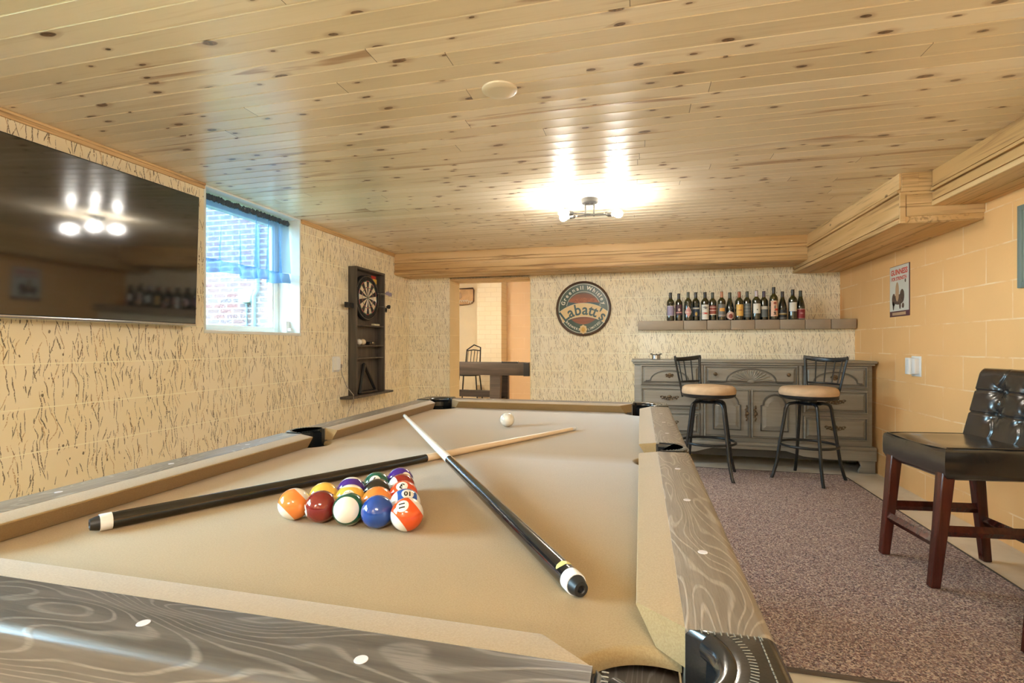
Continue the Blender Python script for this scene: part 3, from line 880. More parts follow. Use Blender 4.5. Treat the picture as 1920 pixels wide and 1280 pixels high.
# corner pockets (quarter local frame: u along +x outward, v along outward y)
def corner(cx, cy, sx, sy):
    P = lambda u, v: (cx + sx * u, cy + sy * v)      # cx,cy = crossing of the two wood lines
    e = RW - .002
    # outline in plan: starts at the end of the side rail, round the outside to the end of the end rail, back along the mouth
    e1 = .082
    pl = [(0.0, -e1), (e - .006, -e1), (e, -e1 + .006), (e, e - .05)]
    pl += [(e - .05 + .05 * math.cos(a), e - .05 + .05 * math.sin(a)) for a in (PI / 2 * i / 8 for i in range(1, 9))]
    pl += [(-e1 + .006, e), (-e1, e - .006), (-e1, 0.0)]
    # mouth arc
    c0 = (-.030, -.030)
    m_ = [(c0[0] + .062 * math.cos(a) * 1.0, c0[1] + .062 * math.sin(a)) for a in (PI / 2 + .60 - (PI / 2 + 1.2) * i / 14 for i in range(15))]
    poly = pl + m_
    bm = BM()
    prism(bm, [P(u, v) + (BED - .10,) for u, v in poly], (0, 0, .146))
    bmesh.ops.recalc_face_normals(bm, faces=bm.faces[:])
    top = [ed for ed in bm.edges if all(v.co.z > BED + .04 for v in ed.verts)]
    bmesh.ops.bevel(bm, geom=top, offset=.010, segments=3, affect='EDGES', profile=.5)
    bmesh.ops.triangulate(bm, faces=[f for f in bm.faces if len(f.verts) > 4])
    pk = obj('pocket_corner', bm, MAT['leather'], T, world=True, sharp=45)
    # stitches along the mouth and the outer edge
    bm = BM()
    def stitches(line, ln, wd):
        for (p, q) in line:
            c = Vector(P(*p) + (BED + .0462,)); d = Vector(P(*q) + (0,)) - Vector(P(0, 0) + (0,)); d.normalize()
            tube(bm, [c - d * ln, c + d * ln], wd, 5)
    A = []
    for i in range(48):
        a = PI / 2 + .5 - (PI / 2 + 1.0) * i / 47
        A.append(((c0[0] + .082 * math.cos(a), c0[1] + .082 * math.sin(a)), (math.cos(a), math.sin(a))))
    stitches(A, .0034, .00045)
    B = [((e - .016, -e1 + .008 + i * .0055), (0, 1)) for i in range(19)] + [((-e1 + .008 + i * .0055, e - .016), (1, 0)) for i in range(19)]
    B += [((e - .05 + .036 * math.cos(a), e - .05 + .036 * math.sin(a)), (-math.sin(a), math.cos(a))) for a in (PI / 2 * (i + .5) / 9 for i in range(9))]
    stitches(B, .0018, .0007)
    stitches([((.014 + i * .006, -e1 + .010), (0, 1)) for i in range(10)] + [((-e1 + .010, .014 + i * .006), (1, 0)) for i in range(10)], .003, .0007)
    obj('stitching', bm, MAT['stitch'], pk, world=True)
    # inner padded lip and liner
    bm = BM()
    lip = [P(c0[0] + .063 * math.cos(a), c0[1] + .063 * math.sin(a)) + (BED + .034,) for a in (PI / 2 + .62 - (PI / 2 + 1.24) * i / 20 for i in range(21))]
    tube(bm, lip, .0125, 12)
    lo = [Vector(p) - Vector((0, 0, .016)) for p in lip]
    for i in range(20):
        a, b_ = lip[i], lip[i + 1]
        for (za, zb, ra) in ((.020, -.05, 1.0), (-.05, -.11, 0.97)):
            pass
    g = []
    for i in range(21):
        a = PI / 2 + .62 - (PI / 2 + 1.24) * i / 20
        g.append([bm.verts.new(P(c0[0] + r_ * math.cos(a), c0[1] + r_ * math.sin(a)) + (BED + z,)) for z, r_ in ((.036, .060), (.0, .0575), (-.004, .053), (-.06, .052), (-.11, .047))])
    for i in range(20):
        for j in range(4): bm.faces.new((g[i][j], g[i + 1][j], g[i + 1][j + 1], g[i][j + 1]))
    obj('pocket_lip', bm, MAT['liner'], pk, world=True, recalc=False)
    # basket: leather straps down to a bottom ring
    bm = BM()
    for i in range(12):
        a = 2 * PI * i / 12
        pts = []
        for z, r_ in ((-.035, .060), (-.07, .062), (-.12, .060), (-.165, .047), (-.185, .020)):
            pts.append(P(c0[0] + r_ * math.cos(a), c0[1] + r_ * math.sin(a)) + (BED + z,))
        tube(bm, pts, .004, 6, flat=(.0085, .002, (P(math.cos(a), math.sin(a))[0] - P(0, 0)[0], P(math.cos(a), math.sin(a))[1] - P(0, 0)[1], .01)))
    for z, r_ in ((-.04, .0605), (-.12, .061), (-.186, .021)):
        tube(bm, [P(c0[0] + r_ * math.cos(2 * PI * i / 24), c0[1] + r_ * math.sin(2 * PI * i / 24)) + (BED + z,) for i in range(24)], .0035, 6, True)
    obj('pocket_basket', bm, MAT['liner'], pk, world=True)
for (cx, cy, sx, sy) in ((XW1, YW0, 1, -1), (XW1, YW1, 1, 1), (XW0, YW1, -1, 1), (XW0, YW0, -1, -1)):
    corner(cx, cy, sx, sy)
def sidepocket(cx, sx):
    P = lambda u, v, z: (cx + sx * u, YS + .006 + v, BED + z)
    bm = BM(); n = 22
    # U-shaped leather casting round the back of the pocket
    inner = [(.006 + .062 * math.sin(a), .058 * -math.cos(a)) for a in (PI * i / n for i in range(n + 1))]
    outer = [(-.0, -.0605), (.055, -.0605)] + [(.055 + .030 * math.sin(a), -.0605 * math.cos(a)) for a in (PI * i / n for i in range(1, n))] + [(.055, .0605), (-.0, .0605)]
    inner = [(u * .95, v * .90) for u, v in inner]
    poly = outer + inner[::-1]
    prism(bm, [P(u, v, -.09) for u, v in poly], (0, 0, .134))
    bmesh.ops.recalc_face_normals(bm, faces=bm.faces[:])
    bmesh.ops.bevel(bm, geom=[e for e in bm.edges if all(v.co.z > BED + .04 for v in e.verts)], offset=.005, segments=2, affect='EDGES')
    bmesh.ops.triangulate(bm, faces=[f for f in bm.faces if len(f.verts) > 4])
    pk = obj('pocket_side', bm, MAT['leather'], T, world=True, sharp=45)
    bm = BM(); lip = [P(u * .97, v * .95, .034) for u, v in inner]
    tube(bm, lip, .007, 8)
    g = [[bm.verts.new(P(u * k, v * k, z)) for z, k in ((.036, .97), (-.05, .93), (-.11, .85))] for u, v in inner]
    for i in range(n):
        for j in range(2): bm.faces.new((g[i][j], g[i + 1][j], g[i + 1][j + 1], g[i][j + 1]))
    obj('pocket_lip', bm, MAT['liner'], pk, world=True, recalc=False)
    bm = BM(); c0 = (.012, 0)
    for i in range(10):
        a = 2 * PI * i / 10
        tube(bm, [P(c0[0] + r_ * math.cos(a), c0[1] + r_ * math.sin(a), z) for z, r_ in ((-.045, .048), (-.12, .05), (-.17, .035), (-.185, .012))], .005, 6)
    tube(bm, [P(c0[0] + .05 * math.cos(2 * PI * i / 24), c0[1] + .05 * math.sin(2 * PI * i / 24), -.1) for i in range(24)], .004, 6, True)
    obj('pocket_basket', bm, MAT['liner'], pk, world=True)
    # stitching on the top of the casting
    bm = BM()
    for i in range(2, n - 1, 1):
        a = PI * i / n
        p0 = P(.006 + .064 * math.sin(a), -.056 * math.cos(a), .0447); p1 = P(.006 + .071 * math.sin(a), -.060 * math.cos(a), .0447)
        tube(bm, [p0, p1], .0007, 5)
    obj('stitching', bm, MAT['stitch'], pk, world=True)
sidepocket(XW1, 1); sidepocket(XW0, -1)

# cabinet below the rails
MAT['apron'] = m_grainy('tan_brown_apron', (0.30, 0.19, 0.085), (0.38, 0.25, 0.12), 0.35, 'Y', .8)
bm = BM()
ax0, ax1, ay0, ay1 = OX0 + .03, OX1 - .03, OY0 + .03, OY1 - .03
for q in ((ax0, ax0 + .025, ay0, ay1), (ax1 - .025, ax1, ay0, ay1), (ax0 + .025, ax1 - .025, ay0, ay0 + .025), (ax0 + .025, ax1 - .025, ay1 - .025, ay1)):
    box(bm, *q, BED - .24, BED - .041, 0, .004)
obj('apron', bm, MAT['oakY'], T, world=True)
bm = BM(); box(bm, XW0 + .1, XW1 - .1, YW0 + .12, YW1 - .12, BED - .10, BED - .041)
obj('slate', bm, pbr('dark_slate', (.07, .07, .075), .8), T, world=True)
for x in (ax0 + .14, ax1 - .14):
    for y in (ay0 + .2, ay1 - .2):
        bm = BM()
        for (w0, z0, w1, z1) in ((.085, .60, .085, BED - .045), (.075, .06, .055, .60), (.065, 0.013 if y > 1 else 0.001, .065, .06)):
            a = [bm.verts.new((x + w0 * i, y + w0 * j, z0)) for i, j in ((-1, -1), (1, -1), (1, 1), (-1, 1))]
            b_ = [bm.verts.new((x + w1 * i, y + w1 * j, z1)) for i, j in ((-1, -1), (1, -1), (1, 1), (-1, 1))]
            bm.faces.new(a[::-1]); bm.faces.new(b_)
            for i in range(4): bm.faces.new((a[i], a[(i + 1) % 4], b_[(i + 1) % 4], b_[i]))
        obj('leg', bm, MAT['oakY'], T, world=True, bev=.006)

# ------------------------------------------------------------------ balls
RB = 0.028575
def ball_mat(name, c, stripe):
    m, nt, b = new(name)
    if stripe:
        s = sep(nt, coords(nt))
        k = smooth(nt, mth(nt, 'ABSOLUTE', s[2]), RB * .615, RB * .625)
        nt.links.new(mix(nt, k, c, (0.82, 0.78, 0.70)), b.inputs['Base Color'])
    else:
        b.inputs['Base Color'].default_value = col(c)
    b.inputs['Roughness'].default_value = 0.07
    b.inputs['Coat Weight'].default_value = 1.0; b.inputs['Coat Roughness'].default_value = 0.03
    return m
BC = {1: (0.78, 0.48, 0.07), 2: (0.006, 0.055, 0.30), 3: (0.68, 0.07, 0.015), 4: (0.055, 0.012, 0.22), 5: (0.83, 0.24, 0.045),
      6: (0.004, 0.095, 0.055), 7: (0.19, 0.010, 0.010), 8: (0.006, 0.006, 0.007)}
BCS = {9: BC[1], 10: (0.01, 0.08, 0.38), 11: (0.72, 0.085, 0.012), 12: BC[4], 13: (0.83, 0.25, 0.05), 14: BC[6], 15: (0.25, 0.012, 0.010)}
MAT['ballwhite'] = pbr('ball_white', (0.84, 0.80, 0.72), 0.07, coat=1.0)
MAT['ballblack'] = pbr('ball_digit', (0.01, 0.01, 0.01), 0.07, coat=1.0)
yaw = 0.247
vR = Vector((math.cos(yaw), math.sin(yaw), 0)); vU = Vector((0, 0, 1)); vC = Vector((math.sin(yaw), -math.cos(yaw), 0))   # right, up, towards the viewer
def vdir(r, u, c): return (vR * r + vU * u + vC * c).normalized()
CNAME = {1: 'solid yellow', 2: 'solid blue', 3: 'solid red', 4: 'solid purple', 5: 'solid orange', 6: 'solid green', 7: 'solid maroon', 8: 'solid black',
         9: 'yellow striped', 10: 'blue striped', 11: 'red orange striped', 12: 'purple striped', 13: 'orange striped', 14: 'green striped', 15: 'maroon striped'}
WHERE = {1: 'behind the orange striped ball in the rack', 2: 'in the front row of the rack', 3: 'on the long edge of the rack, its number upward', 4: 'at the far tip of the rack',
         5: 'inside the rack behind the blue ball', 6: 'beside the far tip of the rack, number upward', 7: 'in the front row of the rack, number to one side', 8: 'in the middle of the rack',
         9: 'inside the rack behind the green striped ball', 10: 'in the rack behind the nearest red orange ball', 11: 'at the nearest corner of the rack', 12: 'on the cue side of the rack',
         13: 'at the window-side corner of the rack', 14: 'in the front row, its white cap facing out', 15: 'in the rack just before the purple tip ball'}
ORI = {  # stripe axis (right, up, towards viewer), number direction, digit roll
    13: ((-.62, -.62, .48), (.3, -.5, -.8), 0), 7: ((0, 1, .3), (-.86, -.12, .50), -.3), 14: ((.05, .22, .97), (-.25, .93, -.2), 0),
    2: ((0, 1, 0), (.2, -.6, -.8), 0), 11: ((-.70, -.55, .45), (-.32, .60, .73), -.6), 10: ((-.93, .12, .34), (.12, .86, .49), 1.5),
    5: ((0, 1, 0), (.3, -.5, -.8), 0), 9: ((.05, -.85, .52), (.14, .55, .82), .3), 1: ((0, 1, 0), (-.3, -.5, -.8), 0),
    3: ((0, 1, 0), (.02, .84, .54), 2.8), 8: ((0, 1, 0), (.3, -.6, -.6), 0), 12: ((-.1, .80, -.60), (.5, -.6, -.4), 0),
    15: ((-.80, .10, .60), (.5, .5, -.7), 0), 6: ((0, 1, 0), (.06, .62, .78), .25), 4: ((0, 1, 0), (.62, .45, .64), .5)}
order = [[11, 2, 14, 7, 13], [10, 5, 9, 1], [3, 8, 12], [15, 6], [4]]
for i, row in enumerate(order):
    for j, nb in enumerate(row):
        br_ = 3.1305
        px = -0.3943 + 2 * RB * 1.002 * (math.cos(br_) * j + math.cos(br_ - PI / 3) * i)
        py = 0.8167 + 2 * RB * 1.002 * (math.sin(br_) * j + math.sin(br_ - PI / 3) * i)
        bm = BM()
        ball_(bm, (0, 0, 0), RB, seg=48, rings=32)
        for sgn in ((1,) if ORI[nb][1][1] < -.3 else (1, -1)):
            R1 = RB * 1.0015
            n0 = len(bm.faces); rr = .0112
            pr_ = [(0, 0)] + [(rr * k / 4, 0) for k in range(1, 5)]
            ringv = []
            for (r_, _) in pr_:
                if r_ == 0: ringv.append([bm.verts.new((sgn * R1, 0, 0))]); continue
                ringv.append([bm.verts.new((sgn * math.sqrt(R1 * R1 - r_ * r_), r_ * math.cos(a), r_ * math.sin(a))) for a in (2 * PI * k / 24 for k in range(24))])
            for A, B in zip(ringv[:-1], ringv[1:]):
                for k in range(24):
                    k2 = (k + 1) % 24
                    if len(A) == 1: bm.faces.new((A[0], B[k], B[k2]))
                    else: bm.faces.new((A[k], B[k], B[k2], A[k2]))
            setmat(bm, n0, 1)
            R2 = RB * 1.006; roll = ORI[nb][2]
            def onb(v, sgn=sgn, R2=R2, roll=roll):
                a, b_ = v.x * math.cos(roll) - v.y * math.sin(roll), v.x * math.sin(roll) + v.y * math.cos(roll)
                return Vector((sgn * math.sqrt(max(1e-9, R2 * R2 - a * a - b_ * b_)), sgn * a, b_))
            put(bm, fine_glyph(str(nb), .0165 if nb < 10 else .0140, .0006), onb, 2)
            if nb in (6, 9):
                n0 = len(bm.faces)
                vs = [onb(Vector(q)) for q in ((-.0042, -.0068, 0), (.0042, -.0068, 0), (.0042, -.0080, 0), (-.0042, -.0080, 0))]
                bm.faces.new([bm.verts.new(q) for q in vs]); setmat(bm, n0, 2)
        stripe = nb > 8
        mm = ball_mat('ball_%s' % CNAME[nb].replace(' ', '_'), BCS[nb] if stripe else BC[nb], stripe)
        o = obj('billiard_ball', bm, [mm, MAT['ballwhite'], MAT['ballblack']], recalc=False, sharp=180)
        ax = vdir(*ORI[nb][0]); nd = vdir(*ORI[nb][1])
        if stripe: nd = (nd - ax * nd.dot(ax)).normalized(); Z = ax
        else: Z = (ax - nd * ax.dot(nd)).normalized()
        Yv = Z.cross(nd)
        Mr = Matrix((nd, Yv, Z)).transposed().to_4x4()
        o.matrix_world = Matrix.Translation((px, py, BED + RB + .0003)) @ Mr
        tag(o, '%s pool ball %s' % (CNAME[nb], WHERE[nb]), 'pool ball', 'racked pool balls')
bm = BM(); ball_(bm, (0, 0, 0), RB, seg=48, rings=32)
o = obj('cue_ball', bm, MAT['ballwhite'], sharp=180, recalc=False); o.location = (-.513, 1.955, BED + RB + .0003)
tag(o, 'white cue ball alone near the far rail of the pool table', 'cue ball')

# ------------------------------------------------------------------ cues
def cue(label, butt, tip, joint, shaft, sticker=False):
    b0, t0 = Vector(butt), Vector(tip)
    L = (t0 - b0).length
    root = bpy.data.objects.new('pool_cue', None); C.objects.link(root)
    zd = (t0 - b0).normalized()
    q = zd.to_track_quat('Z', 'Y'); root.rotation_mode = 'QUATERNION'; root.rotation_quaternion = q; root.location = b0
    tag(root, label, 'pool cue', 'pool cues crossed on the table')
    rb, rt = .0146, .0065
    R = lambda z: rb + (rt - rb) * z / L
    def part(name, prof, m, parent=root, seg=28):
        bm = BM(); lathe(bm, prof, seg); return obj(name, bm, m, parent)
    part('bumper', [(0, .006), (.0042, .006), (.0045, .0012), (.0056, 0), (.0095, .0004), (.0118, .008), (.0130, .0135), (0, .0135)], MAT['rubber'])
    part('butt_ring', [(0, .0135), (.0142, .0135), (.0147, .015), (.0147, .030), (.0146, .031), (0, .031)], MAT['ring'])
    part('handle', [(0, .031), (R(.031), .031), (R(joint * .5), joint * .5), (R(joint) * 1.03, joint), (0, joint)], MAT['blackgloss'])
    part('shaft', [(0, joint), (R(joint), joint), (R(L), L - .02), (0, L - .02)], shaft)
    f_ = part('ferrule', [(0, L - .02), (R(L), L - .02), (R(L), L - .004), (0, L - .004)], MAT['ring'])
    part('leather_tip', [(0, L - .004), (R(L), L - .004), (R(L) * .8, L), (0, L + .001)], MAT['pale'], f_)
    if sticker:
        bm = BM(); inv = q.inverted()
        up = inv @ Vector((0.1, -.25, 1)); a0 = math.atan2(up.y, up.x)
        rows = []
        for k in range(9):
            zk = .042 + .011 * k / 8; ha = .95 * math.sqrt(max(.01, 1 - (k / 4 - 1) ** 2))
            rows.append([bm.verts.new(((R(zk) + .0005) * math.cos(a0 + ha * (q / 6 - 1)), (R(zk) + .0005) * math.sin(a0 + ha * (q / 6 - 1)), zk)) for q in range(13)])
        for A_, B_ in zip(rows[:-1], rows[1:]):
            for q in range(12): bm.faces.new((A_[q], A_[q + 1], B_[q + 1], B_[q]))
        obj('price_sticker', bm, MAT['sticker'], root, recalc=False)
    return root
B1, T1 = Vector((-.0725, .6455, BED + .0148)), Vector((-.8505, 1.757, BED + .052))
dn = (T1 - B1).normalized()
cue('black handled pool cue with a bleached white shaft, lying on top', B1, B1 + dn * 1.405, .690, MAT['pale'], True)
B2, T2 = Vector((-.918, .672, BED + .0149)), Vector((-.242, 1.94, BED + .0072))
cue('black handled pool cue with a maple shaft, lying underneath', B2, T2, .725, MAT['maple'])

# ------------------------------------------------------------------ television
t = thing('television', 'large black flat screen television tilted on the stippled wall', 'television', (XL, 1.87, 1.2))
ty0, ty1 = 1.19, 2.55
def tilt(o_bm):
    M = Matrix.Translation((-2.632, 0, 1.203)) @ Matrix.Rotation(math.radians(2.0), 4, 'Y') @ Matrix.Translation((2.632, 0, -1.203))
    bmesh.ops.transform(o_bm, matrix=M, verts=o_bm.verts); return o_bm
MAT['screen'] = pbr('dark_screen', (0.005, 0.005, 0.006), 0.055, spec=0.9)
MAT['screen'].node_tree.nodes['Principled BSDF'].inputs['IOR'].default_value = 1.8
bm = BM(); box(bm, -2.670, -2.634, ty0, ty1, 1.203, 1.980, 0, .004); obj('housing', tilt(bm), MAT['black'], t, world=True)
bm = BM(); box(bm, -2.6345, -2.6325, ty0 + .006, ty1 - .006, 1.212, 1.974); obj('screen', tilt(bm), MAT['screen'], t, world=True)
bm = BM(); box(bm, -2.648, -2.628, ty0 + .002, ty1 - .002, 1.196, 1.2095, 0, .003); obj('bottom_trim', tilt(bm), MAT['steel'], t, world=True)
bm = BM(); box(bm, XL, -2.668, 1.6, 2.1, 1.40, 1.80); obj('wall_mount', bm, MAT['black'], t, world=True)

# ------------------------------------------------------------------ dartboard cabinet
cx1 = -2.610; ky0, ky1, kz0, kz1 = 4.325, 4.885, 0.600, 1.831
K = thing('dartboard_cabinet', 'tall dark grey oak game cabinet hung on the stippled wall', 'game cabinet', (XL, 4.6, .59))
bm = BM(); th = .020
box(bm, XL + .001, cx1, ky0, ky0 + th, kz0, kz1, 0, .002); box(bm, XL + .001, cx1, ky1 - th, ky1, kz0, kz1, 0, .002)
box(bm, XL + .001, cx1, ky0 + th, ky1 - th, kz1 - th, kz1, 0, .002)
obj('case', bm, MAT['cabinet'], K, world=True)
bm = BM(); box(bm, XL + .001, XL + .010, ky0 + th, ky1 - th, kz0, kz1 - th); obj('back_panel', bm, MAT['cabinet'], K, world=True)
for z in (1.278, 1.080, .960):
    bm = BM(); box(bm, XL + .010, cx1 - .006, ky0 + th, ky1 - th, z - .014, z, 0, .002); obj('shelf', bm, MAT['cabinet'], K, world=True)
bm = BM(); box(bm, XL + .001, cx1 + .030, ky0 - .14, ky1 + .13, kz0 - .022, kz0, 0, .004); obj('cue_ledge', bm, MAT['cabinet'], K, world=True)
def clip(y0, y1, z):
    bm = BM(); box(bm, XL + .045, XL + .058, y0, y1, z, z + .05, 0, .002)
    for i in range(3):
        yy = y0 + (y1 - y0) * (i + .5) / 3
        box(bm, XL + .040, XL + .066, yy - .006, yy + .006, z + .008, z + .042, 0, .003)
    obj('cue_clip', bm, MAT['black'], K, world=True)
clip(ky0 - .135, ky0 + .002, 1.43); clip(ky1 - .002, ky1 + .10, 1.43)

def dart_mat():
    m, nt, b = new('dartboard_sisal')
    s = sep(nt, coords(nt))   # board lies in its local YZ plane
    r = mth(nt, 'SQRT', mth(nt, 'ADD', mth(nt, 'POWER', s[1], 2.0), mth(nt, 'POWER', s[2], 2.0)))
    a = mth(nt, 'ARCTAN2', s[1], s[2])
    k = mth(nt, 'DIVIDE', mth(nt, 'ADD', a, PI + PI / 20), PI / 10)
    ki = mth(nt, 'FLOOR', k); kf = mth(nt, 'SUBTRACT', k, ki)
    odd = mth(nt, 'MODULO', ki, 2.0)
    odd = mth(nt, 'GREATER_THAN', odd, 0.5)
    base = mix(nt, odd, (0.035, 0.030, 0.025), (0.70, 0.58, 0.40))
    rg = mix(nt, odd, (0.42, 0.03, 0.02), (0.02, 0.14, 0.06))
    def band(r0, r1): return mth(nt, 'MULTIPLY', mth(nt, 'GREATER_THAN', r, r0), mth(nt, 'LESS_THAN', r, r1))
    ring = mth(nt, 'MAXIMUM', band(.162, .170), band(.099, .107))
    c = mix(nt, ring, base, rg)
    c = mix(nt, mth(nt, 'LESS_THAN', r, .0159), c, (0.02, 0.14, 0.06)); c = mix(nt, mth(nt, 'LESS_THAN', r, .0064), c, (0.42, 0.03, 0.02))
    c = mix(nt, mth(nt, 'GREATER_THAN', r, .170), c, (0.016, 0.016, 0.016))
    nt.links.new(c, b.inputs['Base Color']); b.inputs['Roughness'].default_value = 0.85
    return m
DB = thing('dartboard', 'bristle dartboard with a black number ring inside the cabinet', 'dartboard', (XL + .012, 4.600, 1.552))
Mx = Matrix.Rotation(PI / 2, 4, 'Y')
bm = BM(); lathe(bm, [(0, 0), (.2255, 0), (.2255, .034), (.222, .038), (0, .038)], 64, Mx); obj('board', bm, dart_mat(), DB, sharp=40)
bm = BM()
for r_ in (.170, .162, .107, .099, .0159):
    tube(bm, [(.0385, r_ * math.cos(2 * PI * i / 60), r_ * math.sin(2 * PI * i / 60)) for i in range(60)], .0007, 4, True)
for i in range(20):
    a = PI / 20 + PI / 10 * i
    tube(bm, [(.0385, .016 * math.sin(a), .016 * math.cos(a)), (.0385, .172 * math.sin(a), .172 * math.cos(a))], .0007, 4)
tube(bm, [(.0390, .214 * math.cos(2 * PI * i / 60), .214 * math.sin(2 * PI * i / 60)) for i in range(60)], .0016, 5, True)
obj('wire_spider', bm, MAT['steel'], DB)
bm = BM()
for i, nmb in enumerate((20, 1, 18, 4, 13, 6, 10, 15, 2, 17, 3, 19, 7, 16, 8, 11, 14, 9, 12, 5)):
    a = 2 * PI * i / 20
    def fn(v, a=a):
        w, h = v.x, v.y + .193
        return Vector((.0392, w * math.cos(a) + h * math.sin(a), -w * math.sin(a) + h * math.cos(a)))
    put(bm, glyph(str(nmb), .034, .0005), fn)
obj('number_lettering', bm, MAT['steel'], DB, smooth_=False, recalc=False)
# darts stuck in the cabinet side, sticker, small things on the shelves
bm = BM()
def dart(name, p, d, mcol, label):
    t_ = thing(name, label, 'dart', p)
    z = Vector(d).normalized(); M = z.to_track_quat('Z', 'Y').to_matrix().to_4x4()
    bm = BM(); lathe(bm, [(0, 0), (.0012, .002), (.0014, .03), (.0032, .032), (.0034, .075), (.0022, .078), (.0022, .12), (0, .12)], 10, M); obj('barrel', bm, MAT['steel'], t_)
    bm = BM()
    for k in range(4):
        a = PI / 2 * k
        M2 = M @ Matrix.Rotation(a, 4, 'Z')
        prism(bm, [M2 @ Vector(q) for q in ((.001, -.0005, .105), (.019, -.0005, .125), (.019, -.0005, .15), (.001, -.0005, .155))], (M2.to_3x3() @ Vector((0, .001, 0))))
    obj('flight', bm, mcol, t_)
MAT['flight'] = pbr('purple_grey_flight', (0.38, 0.33, 0.42), 0.5)
dart('dart', (XL + .050, 4.745, 1.605), (1.0, .10, .03), MAT['flight'], 'dart with pale violet flights stuck in the dartboard near the rim')
dart('dart', (XL + .050, 4.790, 1.600), (1.0, .16, .01), MAT['flight'], 'dart with violet flights stuck outermost in the dartboard')
dart('dart', (XL + .050, 4.768, 1.475), (1.0, .10, -.02), MAT['black'], 'dart with black flights stuck low in the dartboard')
bm = BM(); MAT['red'] = pbr('red_print', (0.55, 0.04, 0.03), 0.5); MAT['yel'] = pbr('yellow_print', (0.75, 0.48, 0.08), 0.5)
box(bm, XL + .0105, XL + .0125, 4.735, 4.825, 1.765, 1.795, 0); box(bm, XL + .0105, XL + .0125, 4.765, 4.845, 1.715, 1.7645, 1)
move_origin(tag(obj('card_label', bm, [MAT['red'], MAT['yel']], smooth_=False), 'red and yellow card tucked in the top corner of the cabinet', 'card'), (XL + .011, 4.78, 1.75))
MAT['cream'] = pbr('cream_ball', (0.80, 0.66, 0.46), 0.25)
for (y, r_, lb) in ((4.372, .020, 'smallest pale ball at the end of the cabinet shelf'), (4.437, .030, 'white spare ball on the cabinet shelf beside the smallest one'), (4.505, .030, 'cream spare ball on the cabinet shelf, last of the row')):
    bm = BM(); ball_(bm, (0, 0, 0), r_, seg=24, rings=16)
    o = obj('spare_ball', bm, MAT['cream'] if 'cream' in lb else MAT['ballwhite'], sharp=180); o.location = (-2.648, y, 1.080 + r_)
    tag(o, lb, 'ball', 'spare balls on the cabinet shelf')
MAT['ltan'] = pbr('pale_card', (0.70, 0.64, 0.44), 0.6)
for y in (4.715, 4.780):
    bm = BM(); box(bm, -.018, .018, -.026, .026, 0, .018, 0, .004)
    o = obj('chalk_cube', bm, MAT['ltan']); o.location = (-2.645, y, 1.2785)
    tag(o, 'pale chalk block on the shelf under the dartboard, %s' % ('nearer the cabinet middle' if y < 4.75 else 'nearer the cabinet edge'), 'chalk', 'chalk blocks under the dartboard')
t = thing('dart_case', 'small black dart case on the cabinet shelf past the spare balls', 'case', (-2.65, 4.66, 1.0805))
bm = BM(); box(bm, -2.675, -2.63, 4.61, 4.72, 1.0805, 1.115, 0, .008); obj('body', bm, MAT['black'], t, world=True)
bm = BM(); box(bm, -2.631, -2.626, 4.652, 4.678, 1.098, 1.112, 0, .002); obj('clasp', bm, MAT['steel'], t, world=True)
# triangle
t = thing('ball_triangle', 'black ball rack triangle leaning in the bottom of the cabinet', 'ball rack', (-2.65, 4.56, .601))
bm = BM()
pA, pB, pC = Vector((-2.668, 4.565, .890)), Vector((-2.640, 4.440, .618)), Vector((-2.640, 4.745, .618))
def bar(a, b_): tube(bm, [a, a + (b_ - a) * .5, b_], .01, 6, flat=(.017, .020, (1, 0, 0)))
bar(pA, pB); bar(pA, pC); bar(pB, pC)
for p in (pA, pB, pC): ball_(bm, p, .017, .9, 1, 1, 12, 8)
obj('triangle_frame', bm, MAT['black'], t, world=True)

# ------------------------------------------------------------------ outlet with adapter and cord on the window wall
t = thing('wall_outlet', 'white wall outlet with a plug-in adapter beside the game cabinet', 'wall outlet', (XL, 4.12, .9))
bm = BM(); box(bm, XL, XL + .006, 4.065, 4.175, .835, .975, 0, .002); obj('cover_plate', bm, MAT['plastic'], t, world=True)
bm = BM(); box(bm, XL + .006, XL + .048, 4.075, 4.130, .850, .965, 0, .006)
for i in range(5): box(bm, XL + .048, XL + .0495, 4.082 + i * .009, 4.086 + i * .009, .86, .955)
obj('adapter', bm, MAT['plastic'], t, world=True)
MAT['plug'] = pbr('grey_plug', (0.30, 0.27, 0.23), 0.5)
t = thing('power_cord', 'thin grey power cord hanging from the outlet beside the game cabinet', 'power cord', (XL + .02, 4.16, .2))
bm = BM(); box(bm, XL + .0065, XL + .04, 4.140, 4.170, .870, .905, 0, .006); obj('plug', bm, MAT['plug'], t, world=True)
bm = BM()
tube(bm, [(XL + .03, 4.160, .871), (XL + .035, 4.175, .80), (XL + .06, 4.20, .70), (cx1 + .036, 4.215, .62), (cx1 + .037, 4.216, .57), (XL + .06, 4.225, .45), (XL + .03, 4.24, .30), (XL + .02, 4.25, .05), (XL + .05, 4.27, .006), (XL + .15, 4.35, .005)], .0035, 7)
obj('cable', bm, MAT['plug'], t, world=True)

